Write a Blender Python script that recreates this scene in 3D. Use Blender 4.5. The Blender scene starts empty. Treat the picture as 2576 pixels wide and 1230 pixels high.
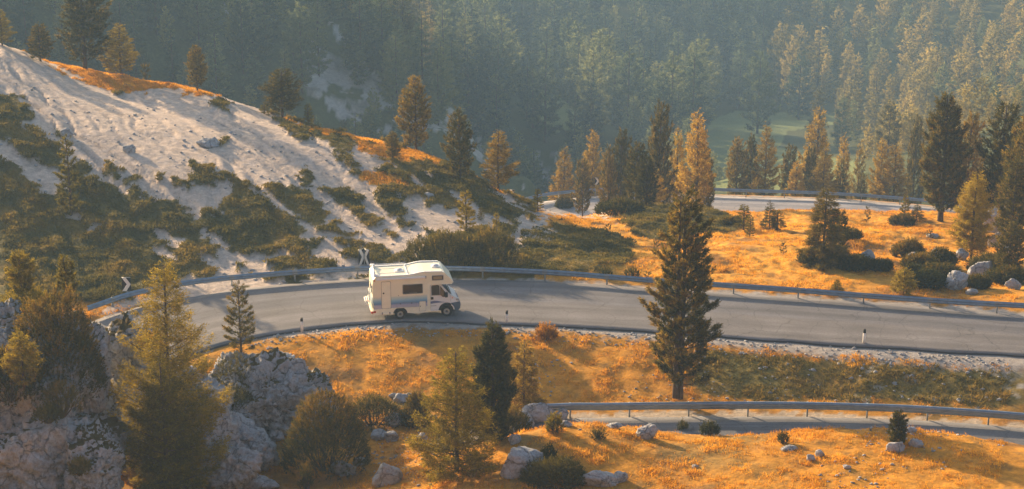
import bpy, bmesh, math, random
import numpy as np
from mathutils import Vector, Matrix

# ------------------------------------------------------------------ camera, light, exposure
scene = bpy.context.scene
COL = scene.collection
CAM_H = 43.8
PITCH = math.radians(18.5)
F = 5000.0                                   # focal length in units of a 2576 px wide frame
cam_data = bpy.data.cameras.new("camera")
cam_data.sensor_width = 36.0
cam_data.lens = F / 2576.0 * 36.0
cam_data.clip_start = 1.0
cam_data.clip_end = 6000.0
cam = bpy.data.objects.new("camera", cam_data)
COL.objects.link(cam)
cam.location = (0, 0, CAM_H)
cam.rotation_euler = (math.radians(90) - PITCH, 0, 0)
scene.camera = cam

SUN_EL = math.radians(15.5)
SUN_AZ = math.radians(-41.0)                 # from +Y towards +X
world = bpy.data.worlds.new("World")
scene.world = world
world.use_nodes = True
wn = world.node_tree
bg = wn.nodes["Background"]
sky = wn.nodes.new("ShaderNodeTexSky")
sky.sky_type = 'NISHITA'
sky.sun_disc = False
sky.sun_elevation = SUN_EL
sky.sun_rotation = SUN_AZ
sky.air_density = 1.0
sky.dust_density = 3.0
sky.ozone_density = 0.35
wn.links.new(sky.outputs[0], bg.inputs[0])
bg.inputs[1].default_value = 0.088

sun_data = bpy.data.lights.new("sun", 'SUN')
sun_data.energy = 5.0
sun_data.angle = math.radians(0.6)
sun_data.color = (1.0, 0.71, 0.40)
sun = bpy.data.objects.new("sun", sun_data)
COL.objects.link(sun)
SUN_DIR = Vector((math.sin(SUN_AZ) * math.cos(SUN_EL), math.cos(SUN_AZ) * math.cos(SUN_EL), math.sin(SUN_EL)))
sun.rotation_euler = SUN_DIR.to_track_quat('Z', 'Y').to_euler()

scene.view_settings.view_transform = 'Standard'
scene.view_settings.look = 'None'
scene.view_settings.exposure = 1.3
scene.view_settings.gamma = 1.0
scene.render.engine = 'CYCLES'
scene.cycles.use_denoising = True
scene.cycles.max_bounces = 6
scene.cycles.diffuse_bounces = 3
scene.cycles.glossy_bounces = 2
scene.cycles.transmission_bounces = 4
scene.cycles.volume_bounces = 1
scene.cycles.transparent_max_bounces = 6
scene.cycles.sample_clamp_indirect = 4.0

# ------------------------------------------------------------------ helpers
SP, CP = math.sin(PITCH), math.cos(PITCH)


def ray(px, py):
    a = (px - 1288.0) / F
    b = (py - 615.0) / F
    return np.array([a, CP - b * SP, -SP - b * CP])


def at_y(px, py, Y):
    """world point seen at a photo position (2576 wide), at ground distance Y"""
    d = ray(px, py)
    return d * (Y / d[1]) + np.array([0, 0, CAM_H])


def at_z(px, py, z):
    d = ray(px, py)
    return d * ((z - CAM_H) / d[2]) + np.array([0, 0, CAM_H])


def project(x, y, z):
    dz = z - CAM_H
    depth = y * CP - dz * SP
    up = y * SP + dz * CP
    depth = np.maximum(depth, 1e-3)
    return 1288.0 + F * x / depth, 615.0 - F * up / depth


def _h(ix, iy, iz, seed):
    n = (ix.astype(np.int64) * 374761393 + iy.astype(np.int64) * 668265263 + iz.astype(np.int64) * 1274126177 + seed * 974634777) & 0xffffffff
    n = ((n ^ (n >> 13)) * 1274126177) & 0xffffffff
    n = ((n ^ (n >> 16)) * 668265263) & 0xffffffff
    return ((n ^ (n >> 15)) & 0xffffff) / float(0xffffff)


def vn(x, y, z=None, seed=0):
    """value noise, -1..1"""
    x = np.asarray(x, float); y = np.asarray(y, float)
    z = np.zeros_like(x) if z is None else np.asarray(z, float)
    fx, fy, fz = np.floor(x), np.floor(y), np.floor(z)
    ix, iy, iz = fx.astype(np.int64), fy.astype(np.int64), fz.astype(np.int64)
    tx, ty, tz = x - fx, y - fy, z - fz
    tx = tx * tx * (3 - 2 * tx); ty = ty * ty * (3 - 2 * ty); tz = tz * tz * (3 - 2 * tz)
    def c(a, b, d):
        return _h(ix + a, iy + b, iz + d, seed)
    v = ((c(0, 0, 0) * (1 - tx) + c(1, 0, 0) * tx) * (1 - ty) + (c(0, 1, 0) * (1 - tx) + c(1, 1, 0) * tx) * ty)
    if np.any(tz != 0):
        w = ((c(0, 0, 1) * (1 - tx) + c(1, 0, 1) * tx) * (1 - ty) + (c(0, 1, 1) * (1 - tx) + c(1, 1, 1) * tx) * ty)
        v = v * (1 - tz) + w * tz
    return v * 2 - 1


def fbm(x, y, z=None, octaves=4, seed=0, gain=0.5):
    s = 0; a = 1.0; tot = 0
    x = np.asarray(x, float); y = np.asarray(y, float)
    for i in range(octaves):
        s = s + a * vn(x, y, z, seed + i * 17)
        tot += a; a *= gain
        x, y = (x * 1.62 + y * 1.19 + 13.7), (-x * 1.19 + y * 1.62 + 7.1)
        if z is not None:
            z = np.asarray(z) * 2.03 + 3.3
    return s / tot


def smooth(a, b, x):
    t = np.clip((x - a) / (b - a), 0, 1)
    return t * t * (3 - 2 * t)


def build_mesh(name, verts, faces, mats=(), parent=None, smooth_shade=False, midx=None, colors=None, tint=None):
    """faces: array (n,3) or (n,4), or a list of such arrays; linked as ONE mesh object"""
    me = bpy.data.meshes.new(name)
    verts = np.asarray(verts, np.float32)
    if isinstance(faces, np.ndarray):
        faces = [faces]
    loops = np.concatenate([f.reshape(-1) for f in faces]).astype(np.int32)
    starts = []
    off = 0
    for f in faces:
        n, k = f.shape
        starts.append(off + np.arange(n) * k)
        off += n * k
    starts = np.concatenate(starts).astype(np.int32)
    me.vertices.add(len(verts)); me.vertices.foreach_set("co", verts.reshape(-1))
    me.loops.add(len(loops)); me.loops.foreach_set("vertex_index", loops)
    me.polygons.add(len(starts)); me.polygons.foreach_set("loop_start", starts)
    for m in mats:
        me.materials.append(m)
    if midx is not None:
        me.polygons.foreach_set("material_index", np.asarray(midx, np.int32))
    if smooth_shade:
        me.polygons.foreach_set("use_smooth", np.ones(len(starts), bool))
    if colors is not None:
        at = me.attributes.new("Col", 'FLOAT_COLOR', 'POINT')
        at.data.foreach_set("color", np.asarray(colors, np.float32).reshape(-1))
    if tint is not None:
        at = me.attributes.new("tint", 'FLOAT', 'POINT')
        at.data.foreach_set("value", np.asarray(tint, np.float32).reshape(-1))
    me.update(calc_edges=True)
    o = bpy.data.objects.new(name, me)
    COL.objects.link(o)
    if parent is not None:
        o.parent = parent
    return o


def tag(o, label=None, cat=None, group=None, kind=None):
    if label: o["label"] = label
    if cat: o["category"] = cat
    if group: o["group"] = group
    if kind: o["kind"] = kind
    return o


def empty(name, loc, rz=0.0, label=None, cat=None, group=None):
    o = bpy.data.objects.new(name, None)
    o.empty_display_size = 0.3
    COL.objects.link(o)
    o.location = tuple(loc)
    o.rotation_euler = (0, 0, rz)
    tag(o, label, cat, group)
    return o


def copy_tree(o, parent=None):
    c = o.copy(); COL.objects.link(c); c.parent = parent
    for ch in list(o.children):
        copy_tree(ch, c)
    return c


# ------------------------------------------------------------------ materials
def mat(name, col, rough=0.8, metal=0.0, spec=0.3, noise=0.0, nscale=8.0, bump=0.0, bscale=40.0, coat=0.0):
    m = bpy.data.materials.new(name); m.use_nodes = True
    nt = m.node_tree; b = nt.nodes["Principled BSDF"]
    b.inputs["Base Color"].default_value = (*col, 1)
    b.inputs["Roughness"].default_value = rough
    b.inputs["Metallic"].default_value = metal
    b.inputs["Specular IOR Level"].default_value = spec
    if coat: b.inputs["Coat Weight"].default_value = coat
    if noise:
        tc = nt.nodes.new("ShaderNodeTexCoord"); n = nt.nodes.new("ShaderNodeTexNoise")
        n.inputs["Scale"].default_value = nscale; n.inputs["Detail"].default_value = 5
        nt.links.new(tc.outputs["Object"], n.inputs["Vector"])
        r = nt.nodes.new("ShaderNodeMapRange"); r.inputs[1].default_value = .3; r.inputs[2].default_value = .7
        r.inputs[3].default_value = 1 - noise; r.inputs[4].default_value = 1 + noise
        nt.links.new(n.outputs[0], r.inputs[0])
        mx = nt.nodes.new("ShaderNodeVectorMath"); mx.operation = 'SCALE'; mx.inputs[0].default_value = col
        nt.links.new(r.outputs[0], mx.inputs["Scale"]); nt.links.new(mx.outputs[0], b.inputs["Base Color"])
    if bump:
        tc = nt.nodes.new("ShaderNodeTexCoord"); n = nt.nodes.new("ShaderNodeTexNoise")
        n.inputs["Scale"].default_value = bscale; n.inputs["Detail"].default_value = 4
        nt.links.new(tc.outputs["Object"], n.inputs["Vector"])
        bp = nt.nodes.new("ShaderNodeBump"); bp.inputs["Strength"].default_value = bump
        bp.inputs["Distance"].default_value = .05
        nt.links.new(n.outputs[0], bp.inputs["Height"]); nt.links.new(bp.outputs[0], b.inputs["Normal"])
    return m


def ground_mat():
    m = bpy.data.materials.new("ground"); m.use_nodes = True
    nt = m.node_tree; L = nt.links; b = nt.nodes["Principled BSDF"]
    b.inputs["Roughness"].default_value = .95; b.inputs["Specular IOR Level"].default_value = .1
    at = nt.nodes.new("ShaderNodeAttribute"); at.attribute_name = "Col"
    geo = nt.nodes.new("ShaderNodeNewGeometry")
    ns = []
    for sc, de in ((2.2, 6), (9.0, 4)):
        n = nt.nodes.new("ShaderNodeTexNoise"); n.inputs["Scale"].default_value = sc; n.inputs["Detail"].default_value = de
        n.inputs["Roughness"].default_value = .65
        L.new(geo.outputs["Position"], n.inputs["Vector"]); ns.append(n)
    r = nt.nodes.new("ShaderNodeMapRange"); r.inputs[1].default_value = .3; r.inputs[2].default_value = .7
    r.inputs[3].default_value = .72; r.inputs[4].default_value = 1.28
    L.new(ns[0].outputs[0], r.inputs[0])
    r2 = nt.nodes.new("ShaderNodeMapRange"); r2.inputs[1].default_value = .3; r2.inputs[2].default_value = .7
    r2.inputs[3].default_value = .82; r2.inputs[4].default_value = 1.18
    L.new(ns[1].outputs[0], r2.inputs[0])
    mu = nt.nodes.new("ShaderNodeMath"); mu.operation = 'MULTIPLY'
    L.new(r.outputs[0], mu.inputs[0]); L.new(r2.outputs[0], mu.inputs[1])
    mx = nt.nodes.new("ShaderNodeVectorMath"); mx.operation = 'SCALE'
    L.new(at.outputs["Color"], mx.inputs[0]); L.new(mu.outputs[0], mx.inputs["Scale"])
    L.new(mx.outputs[0], b.inputs["Base Color"])
    bp = nt.nodes.new("ShaderNodeBump"); bp.inputs["Strength"].default_value = .6; bp.inputs["Distance"].default_value = .13
    L.new(ns[0].outputs[0], bp.inputs["Height"])
    bp2 = nt.nodes.new("ShaderNodeBump"); bp2.inputs["Strength"].default_value = .5; bp2.inputs["Distance"].default_value = .06
    L.new(ns[1].outputs[0], bp2.inputs["Height"]); L.new(bp.outputs[0], bp2.inputs["Normal"])
    L.new(bp2.outputs[0], b.inputs["Normal"])
    return m


def leaf_mat(name, dark, mid, light, trans=0.35, rnd=0.25):
    """foliage / grass: tint attribute picks the colour, each object a little different; light passes through"""
    m = bpy.data.materials.new(name); m.use_nodes = True
    nt = m.node_tree; L = nt.links
    nt.nodes.remove(nt.nodes["Principled BSDF"]); out = nt.nodes["Material Output"]
    at = nt.nodes.new("ShaderNodeAttribute"); at.attribute_name = "tint"
    oi = nt.nodes.new("ShaderNodeObjectInfo")
    r = nt.nodes.new("ShaderNodeMapRange"); r.inputs[3].default_value = -rnd; r.inputs[4].default_value = rnd
    L.new(oi.outputs["Random"], r.inputs[0])
    ad = nt.nodes.new("ShaderNodeMath"); ad.operation = 'ADD'; ad.use_clamp = True
    L.new(at.outputs["Fac"], ad.inputs[0]); L.new(r.outputs[0], ad.inputs[1])
    cr = nt.nodes.new("ShaderNodeValToRGB")
    e = cr.color_ramp.elements
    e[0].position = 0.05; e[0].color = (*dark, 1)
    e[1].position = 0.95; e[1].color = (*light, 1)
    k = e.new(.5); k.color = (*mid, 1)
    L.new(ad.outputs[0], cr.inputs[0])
    d = nt.nodes.new("ShaderNodeBsdfDiffuse"); t = nt.nodes.new("ShaderNodeBsdfTranslucent")
    L.new(cr.outputs[0], d.inputs[0]); L.new(cr.outputs[0], t.inputs[0])
    mx = nt.nodes.new("ShaderNodeMixShader"); mx.inputs[0].default_value = trans
    L.new(d.outputs[0], mx.inputs[1]); L.new(t.outputs[0], mx.inputs[2]); L.new(mx.outputs[0], out.inputs[0])
    return m


M = {}
M['ground'] = ground_mat()
M['bark'] = mat('bark', (.085, .06, .045), .9, noise=.35, nscale=5)
M['larch'] = leaf_mat('larch_needles', (.10, .092, .016), (.25, .195, .024), (.48, .34, .04), .46)
M['pine'] = leaf_mat('stone_pine_needles', (.045, .052, .018), (.13, .11, .025), (.38, .25, .045), .42)
M['larchgold'] = leaf_mat('golden_larch_needles', (.13, .10, .022), (.36, .24, .036), (.66, .42, .07), .5)
M['spruce'] = leaf_mat('spruce_needles', (.045, .052, .02), (.11, .10, .026), (.26, .18, .036), .36)
M['mugo'] = leaf_mat('dwarf_pine_needles', (.03, .042, .015), (.085, .082, .02), (.32, .20, .03), .36)
M['farleaf'] = leaf_mat('forest_needles', (.05, .08, .05), (.14, .175, .08), (.30, .30, .11), .5, .45)  # part of the haze put into the colour: lighter, bluer needles
M['fargold'] = leaf_mat('golden_forest_needles', (.09, .085, .035), (.27, .23, .07), (.50, .39, .12), .5, .4)
M['grass'] = leaf_mat('dry_grass', (.23, .11, .016), (.57, .265, .022), (.84, .45, .05), .45)
M['cover'] = leaf_mat('low_scrub', (.075, .075, .022), (.17, .14, .034), (.31, .21, .04), .34)
M['weed'] = leaf_mat('verge_plants', (.085, .085, .03), (.18, .145, .04), (.36, .23, .05), .38)
M['asphalt_edge'] = mat('asphalt_edge', (.06, .06, .063), .95)
M['galv'] = mat('galvanised_steel', (.21, .28, .37), .38, .55, .5, noise=.15, nscale=3)
M['galv_dull'] = mat('galvanised_posts', (.28, .31, .33), .6, .5, .4, noise=.15, nscale=3)
M['white'] = mat('white_paint', (.78, .76, .72), .5, noise=.06, nscale=6)
M['black'] = mat('black_paint', (.018, .019, .022), .5)
M['greypost'] = mat('sign_post_steel', (.35, .36, .37), .5, .5)
# ------------------------------------------------------------------ terrain heights
CP_ = []          # control points: u = x / y, ln y, z


def cpY(px, py, Y):
    p = at_y(px, py, Y); CP_.append((p[0] / p[1], math.log(p[1]), p[2]))


def cpz(px, py, z):
    p = at_z(px, py, z); CP_.append((p[0] / p[1], math.log(p[1]), p[2]))


def cpu(u, Y, z):
    CP_.append((u, math.log(Y), z))


for u in (-.5, -.25, 0, .25, .5):
    cpu(u, 8, 38); cpu(u, 25, 29); cpu(u, 50, 16)
for u, z in ((-.5, 9), (-.3, 5), (-.12, 1), (0, 2.5), (.15, 3.2), (.3, 3.5), (.5, 4)):
    cpu(u, 74, z + 2)
# foreground
for a in ((1230, 1085, 95), (1330, 1058, 95), (1400, 1052, 95), (1480, 1054, 95), (1560, 1078, 94.6), (1700, 1094, 94.3), (1850, 1104, 94), (2000, 1090, 94.3), (2130, 1078, 94.8), (2290, 1082, 94.8), (2440, 1096, 94), (2576, 1126, 93),
          (2760, 1165, 92), (1300, 1120, 95), (1500, 1230, 87), (2000, 1230, 86), (2576, 1230, 86.5), (1100, 1230, 88), (2250, 1150, 91), (1750, 1150, 91)):
    cpY(*a)
for a in ((900, 1230, -.3), (1050, 1120, -.6), (1150, 1060, -.8), (900, 1110, -1.2), (700, 1230, -.8), (500, 1230, -.5), (300, 1230, .5), (600, 1120, -1), (720, 1060, -1),
          (450, 1100, -.6), (100, 1230, 2.0), (-100, 1230, 3.5), (100, 1100, .6), (250, 1000, -.2), (100, 1000, 0), (-150, 1000, 1)):
    cpz(*a)
# lower road and the meadow
for a in ((1300, 1075, -1.3), (1500, 1075, -1.05), (1700, 1075, -1), (1900, 1070, -1), (2100, 1070, -1), (2350, 1085, -1.05), (2576, 1110, -1.1), (2800, 1140, -1.2),
          (1357, 1045, -1), (1525, 1040, -1), (1825, 1036, -1), (2125, 1036, -1), (2420, 1050, -1), (2650, 1065, -1),
          (880, 1000, -1), (1150, 1000, -1), (1400, 1000, -.95), (1700, 1000, -1.0), (2000, 1000, -1.0), (2300, 1000, -1.0), (2576, 1010, -1.0),
          (760, 930, -.6), (1050, 920, -.5), (1350, 920, -.5), (1650, 925, -.5), (1950, 940, -.55), (2250, 955, -.6), (2550, 970, -.6), (2850, 960, -.6),
          (650, 870, -.1), (900, 835, -.1), (1275, 833, -.1), (1700, 858, -.1), (2170, 888, -.1), (2576, 912, -.1), (2850, 930, -.1)):
    cpz(*a)
# upper road
for a in ((230, 900, 0), (240, 840, 0), (400, 820, 0), (600, 790, 0), (900, 760, 0), (1200, 755, 0), (1500, 770, 0), (1800, 790, 0), (2100, 812, 0), (2400, 835, 0), (2700, 855, 0), (-50, 1050, 0), (150, 1000, 0)):
    cpz(*a)
for a in ((200, 770, .1), (330, 755, .1), (520, 715, .05), (760, 695, 0), (920, 688, 0), (1150, 686, 0), (1400, 694, 0), (1700, 712, 0), (2000, 732, 0), (2300, 752, 0), (2600, 770, 0), (2800, 780, 0), (0, 790, .3)):
    cpz(*a)
# the pale hill on the left
for a in ((0, 105, 166), (0, 400, 139), (0, 620, 127), (150, 178, 164), (150, 450, 138), (150, 650, 126), (300, 232, 162), (300, 450, 138), (300, 600, 130), (300, 186, 170), (420, 205, 169), (120, 150, 170),
          (540, 240, 161), (540, 235, 166), (540, 450, 138), (540, 640, 127.5), (700, 305, 157), (700, 500, 136), (700, 630, 128.5), (860, 331, 156), (860, 450, 142), (860, 600, 130.5),
          (1000, 371, 155), (1000, 480, 141), (1000, 600, 131), (1130, 402, 153), (1130, 490, 141), (1250, 470, 148), (1340, 532, 147), (1230, 540, 139), (1180, 610, 131.5),
          (-250, 20, 168), (-250, 400, 138), (-250, 700, 124), (-500, -50, 170), (-500, 500, 135)):
    cpY(*a)
for px, z in ((-500, 6), (-250, 4), (0, 0), (200, -3), (400, -4), (600, -8), (800, -10), (1000, -11), (1150, -12), (1280, -12)):
    p = at_y(px, 300, 178); cpu(p[0] / 178, 178, z)
# knoll and field on the right
for a in ((1310, 610, 134), (1400, 572, 142), (1450, 533, 150), (1350, 540, 149), (1550, 530, 157), (1600, 545, 155), (1600, 508, 166), (1700, 512, 168), (1760, 530, 168), (1560, 600, 141), (1650, 620, 138), (1500, 650, 128.3), (1790, 575, 158),
          (1850, 572, 160), (1830, 548, 172), (1800, 620, 137), (1900, 575, 152), (1930, 546, 165), (2000, 526, 168), (2100, 522, 170), (2230, 536, 168), (2000, 580, 150), (2000, 650, 132), (2150, 600, 146),
          (2150, 680, 129), (2300, 600, 146), (2350, 565, 160), (2400, 560, 163), (2350, 660, 135), (2450, 640, 141), (2500, 590, 152), (2570, 600, 152), (2576, 700, 130), (2570, 550, 165), (2800, 600, 150), (2750, 500, 175), (2900, 650, 140)):
    cpY(*a)
for px, z in ((1300, -18.5), (1450, -19.5), (1600, -19), (1700, -19), (1850, -20), (2000, -20), (2200, -20), (2400, -19), (2600, -18), (2850, -15)):
    p = at_y(px, 500, 192); cpu(p[0] / 192, 192, z)
for px in (1300, 1350, 1400, 1450):
    cpY(px, 562, 158); cpY(px, 556, 172)
cpY(1515, 538, 172); cpY(1250, 560, 170)
# far road terrace
for px, py in ((1320, 520), (1400, 506), (1510, 497), (1650, 492), (1780, 495), (1950, 500), (2100, 506), (2300, 523), (2500, 545)):
    cpz(px, py, -21)
for px in (1300, 1500, 1700, 1900, 2100, 2300, 2500, 2750):
    p = at_y(px, 480, 232); cpu(p[0] / 232, 232, -33 if px < 1700 else -32)
    p = at_y(px, 480, 270); cpu(p[0] / 270, 270, -50 if px < 1700 else -47)
# gorge between the hill and the spur
for px in (-500, 0, 400, 800, 1150):
    p = at_y(px, 300, 215); cpu(p[0] / 215, 215, -42 if px > 300 else -34)
    p = at_y(px, 300, 262); cpu(p[0] / 262, 262, -64 if px > 300 else -55)
# rocky spur
for a in ((1325, 482, 300), (1255, 400, 318), (1200, 330, 330), (1130, 252, 338), (1060, 190, 345), (890, 90, 352), (850, 0, 360), (1200, 480, 290), (1100, 400, 300), (1000, 300, 312), (900, 300, 308), (950, 180, 330),
          (700, 300, 302), (500, 200, 300), (300, 100, 300), (0, 50, 290), (600, 0, 335), (300, 0, 320), (0, -50, 310), (800, 180, 322), (-400, 50, 290)):
    cpY(*a)
for u, Y, z in ((-.16, 420, -6), (-.3, 420, 12), (-.45, 420, 26), (-.3, 360, 2), (-.5, 340, 16), (-.10, 420, -50), (-.06, 400, -80), (-.03, 380, -85), (0, 350, -72), (-.3, 600, -5), (-.45, 700, 30), (-.2, 520, -45)):  # unseen ground behind the spur, raised at left to shade the forest
    cpu(u, Y, z)
# valley, meadow and far slopes
for a in ((1950, 300, 540), (2100, 300, 530), (1850, 335, 480), (1850, 410, 420), (2000, 420, 400), (1600, 300, 520), (1400, 400, 420), (1350, 270, 470), (1430, 300, 450), (1300, 200, 520), (1150, 150, 540), (1150, 0, 590),
          (1500, 200, 560), (1700, 150, 600), (1700, -20, 660), (1950, 240, 580), (1950, 100, 630), (1950, -30, 680), (2350, 430, 430), (2350, 250, 530), (2350, 100, 610), (2350, -30, 680), (2600, 400, 430), (2600, 150, 580),
          (2600, -20, 680), (2850, 300, 450), (1000, 0, 560)):
    cpY(*a)
for u, Y, z in ((0, 330, -62), (.1, 330, -55), (.2, 330, -50), (.3, 330, -40), (.42, 400, -40), (.45, 560, -30), (.3, 560, -75), (-.12, 780, -55), (0, 800, -78), (.1, 850, -92), (.2, 850, -95), (.35, 850, -75), (-.5, 900, 20), (-.3, 900, -25),  # unseen back crest, heights shaped to sun the right slope and shade mid-left
                (.5, 900, -20), (-.4, 1500, -60), (0, 1500, -90), (.4, 1500, -80), (.55, 200, -5), (.55, 120, 3), (.5, 300, -25), (-.55, 120, 3), (-.55, 160, 12), (-.55, 230, -10)):
    cpu(u, Y, z)

CPA = np.array(CP_)
RC = 0.045


def _phi(r2):
    return np.sqrt(r2 + RC * RC)


_n = len(CPA)
_d2 = ((CPA[:, None, :2] - CPA[None, :, :2]) ** 2).sum(2)
_A = np.zeros((_n + 3, _n + 3))
_A[:_n, :_n] = _phi(_d2) - np.eye(_n) * 0.004
_A[:_n, _n] = 1; _A[:_n, _n + 1:] = CPA[:, :2]
_A[_n, :_n] = 1; _A[_n + 1:, :_n] = CPA[:, :2].T
_W = np.linalg.solve(_A, np.concatenate([CPA[:, 2], [0, 0, 0]]))


def base_h(x, y):
    x = np.asarray(x, float).ravel(); y = np.maximum(np.asarray(y, float).ravel(), 8.0)
    u = np.clip(x / y, -.65, .65); l = np.log(y)
    out = np.empty_like(u)
    for s in range(0, len(u), 60000):
        e = slice(s, s + 60000)
        r2 = (u[e, None] - CPA[None, :, 0]) ** 2 + (l[e, None] - CPA[None, :, 1]) ** 2
        out[e] = _phi(r2) @ _W[:_n] + _W[_n] + _W[_n + 1] * u[e] + _W[_n + 2] * l[e]
    return out


# ------------------------------------------------------------------ road edges
def spline(pts, n):
    """Catmull-Rom through pts, resampled evenly"""
    P = np.asarray(pts, float)
    P = np.vstack([2 * P[0] - P[1], P, 2 * P[-1] - P[-2]])
    out = []
    for i in range(1, len(P) - 2):
        for t in np.linspace(0, 1, 24, endpoint=False):
            a, b, c, d = P[i - 1], P[i], P[i + 1], P[i + 2]
            out.append(.5 * ((2 * b) + (-a + c) * t + (2 * a - 5 * b + 4 * c - d) * t * t + (-a + 3 * b - 3 * c + d) * t ** 3))
    out.append(P[-2])
    out = np.array(out)
    s = np.concatenate([[0], np.cumsum(np.linalg.norm(np.diff(out, axis=0), axis=1))])
    t = np.linspace(0, s[-1], n)
    return np.stack([np.interp(t, s, out[:, k]) for k in range(out.shape[1])], 1)


def zline(pts, z, n):
    return spline([at_z(px, py, z) for px, py in pts], n)


UP_FAR = zline([(-500, 1010), (-200, 990), (0, 958), (110, 908), (165, 862), (225, 812), (330, 777), (460, 750), (600, 727), (760, 711), (920, 703), (1150, 703), (1400, 710), (1600, 722), (1800, 735), (2000, 748), (2200, 762), (2400, 778), (2576, 795), (2800, 812), (3100, 832)], 0.0, 420)
UP_NEAR = zline([(-500, 1180), (-200, 1165), (80, 1135), (230, 1085), (320, 1025), (375, 955), (440, 908), (530, 876), (640, 849), (760, 830), (900, 815), (1050, 808), (1275, 815), (1500, 825), (1700, 838), (1900, 853), (2170, 871), (2400, 885), (2576, 894), (2800, 906), (3100, 922)], 0.0, 420)
LO_FAR = zline([(1250, 1085), (1330, 1067), (1420, 1055), (1525, 1051), (1670, 1049), (1825, 1048), (1975, 1048), (2125, 1051), (2270, 1056), (2420, 1065), (2565, 1076), (2750, 1095), (3000, 1130)], -1.0, 260)
LO_NEAR = LO_FAR + np.array([0, -5.0, 0])
LO_NEAR[:, 1] -= np.clip((LO_NEAR[:, 0] - 15) * .06, 0, 1.5)
FAR_FAR = zline([(1150, 590), (1240, 545), (1320, 518), (1390, 504), (1510, 494), (1650, 490), (1780, 493), (1900, 497), (2000, 500), (2100, 504), (2260, 515), (2360, 525), (2480, 541), (2700, 570)], -21.0, 300)
_t = np.gradient(FAR_FAR, axis=0); _t /= np.linalg.norm(_t, axis=1)[:, None]
FAR_NEAR = FAR_FAR + np.stack([_t[:, 1], -_t[:, 0], _t[:, 2] * 0], 1) * 7.6


def extend(line, metres, n):
    d = line[-1] - line[-12]; d[2] = 0; d /= np.linalg.norm(d)
    return np.vstack([line, line[-1] + d * np.linspace(0, metres, n + 1)[1:, None]])


UP_FAR = extend(UP_FAR, 60, 120); UP_NEAR = extend(UP_NEAR, 60, 120)
LO_FAR = extend(LO_FAR, 50, 100); LO_NEAR = extend(LO_NEAR, 50, 100)
FAR_FAR = extend(FAR_FAR, 70, 80); FAR_NEAR = extend(FAR_NEAR, 70, 80)
ROADS = [(UP_FAR, UP_NEAR, 0.0), (LO_FAR, LO_NEAR, -1.0), (FAR_FAR, FAR_NEAR, -21.0)]


def seg_dist(x, y, line):
    """distance and signed side to the polyline"""
    best = np.full(x.shape, 1e9)
    P = line[::3, :2]
    for a, b in zip(P[:-1], P[1:]):
        d = b - a; L2 = (d ** 2).sum()
        t = np.clip(((x - a[0]) * d[0] + (y - a[1]) * d[1]) / L2, 0, 1)
        q = (x - a[0] - t * d[0]) ** 2 + (y - a[1] - t * d[1]) ** 2
        best = np.minimum(best, q)
    return np.sqrt(best)


def road_info(x, y, which):
    far, near, z = ROADS[which]
    mid = (far + near) / 2
    hw = np.mean(np.linalg.norm((far - near)[60:-20, :2], axis=1)) / 2
    return seg_dist(x, y, mid) - hw


def in_poly(px, py, poly):
    P = np.asarray(poly, float); n = len(P)
    ins = np.zeros(px.shape, bool)
    j = n - 1
    for i in range(n):
        xi, yi = P[i]; xj, yj = P[j]
        c = ((yi > py) != (yj > py))
        with np.errstate(divide='ignore', invalid='ignore'):
            xx = (xj - xi) * (py - yi) / (yj - yi) + xi
        ins ^= c & (px < xx)
        j = i
    return ins


def in_ell(px, py, e):
    cx, cy, rx, ry, a = e
    a = math.radians(a); dx, dy = px - cx, py - cy
    u = dx * math.cos(a) + dy * math.sin(a); v = -dx * math.sin(a) + dy * math.cos(a)
    return (u / rx) ** 2 + (v / ry) ** 2 < 1


# ground kinds: outlines as seen from the viewpoint, carried onto the terrain as stay-put attributes
PALE = [[(500, 500), (760, 340), (900, 400), (925, 440), (940, 500), (1000, 530), (1080, 545), (1200, 548), (1320, 545), (1310, 560), (1200, 575), (1090, 595), (1045, 650), (990, 680), (900, 700), (640, 705), (620, 680), (560, 690), (480, 640), (560, 640), (600, 600), (520, 575)],
        [(400, 585), (470, 610), (450, 630), (405, 605)],
        [(-300, 20), (0, 60), (50, 100), (120, 150), (200, 200), (300, 225), (345, 232), (400, 222), (540, 228), (620, 245), (700, 285), (760, 335), (830, 395), (850, 440), (920, 440), (980, 490), (1060, 530), (1330, 540), (1330, 560), (1200, 580), (1090, 590), (1040, 650),
         (980, 670), (900, 700), (700, 730), (640, 690), (560, 640), (520, 600), (470, 560), (400, 530), (330, 490), (240, 462), (210, 440), (150, 408), (110, 370), (60, 330), (30, 260), (0, 236), (-300, 200)],
        [(-300, 280), (0, 335), (60, 385), (150, 440), (170, 480), (110, 490), (40, 420), (0, 395), (-300, 360)],
        [(330, 172), (380, 178), (420, 200), (350, 190)],
        [(770, 310), (900, 350), (1000, 385), (960, 400), (860, 375), (800, 350)],
        [(860, 365), (1000, 420), (1120, 500), (1160, 540), (1050, 560), (960, 520), (930, 460)],
        [(1200, 440), (1270, 480), (1330, 528), (1290, 520), (1230, 480)],
        [(1275, 585), (1310, 555), (1370, 545), (1385, 570), (1400, 600), (1430, 640), (1380, 620), (1320, 605), (1300, 640), (1285, 620)],
        [(1470, 530), (1520, 533), (1570, 556), (1530, 552)], [(1310, 528), (1480, 520), (1500, 545), (1400, 548)],
        [(160, 545), (195, 530), (215, 545), (200, 555)], [(235, 565), (270, 575), (265, 590), (240, 590)], [(480, 630), (560, 640), (600, 690), (560, 700), (500, 660)],
        [(420, 720), (480, 700), (620, 690), (760, 685), (900, 680), (900, 705), (700, 725), (560, 740), (430, 760)],
        [(250, 780), (340, 745), (470, 715), (470, 740), (340, 770), (250, 805)]]
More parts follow.
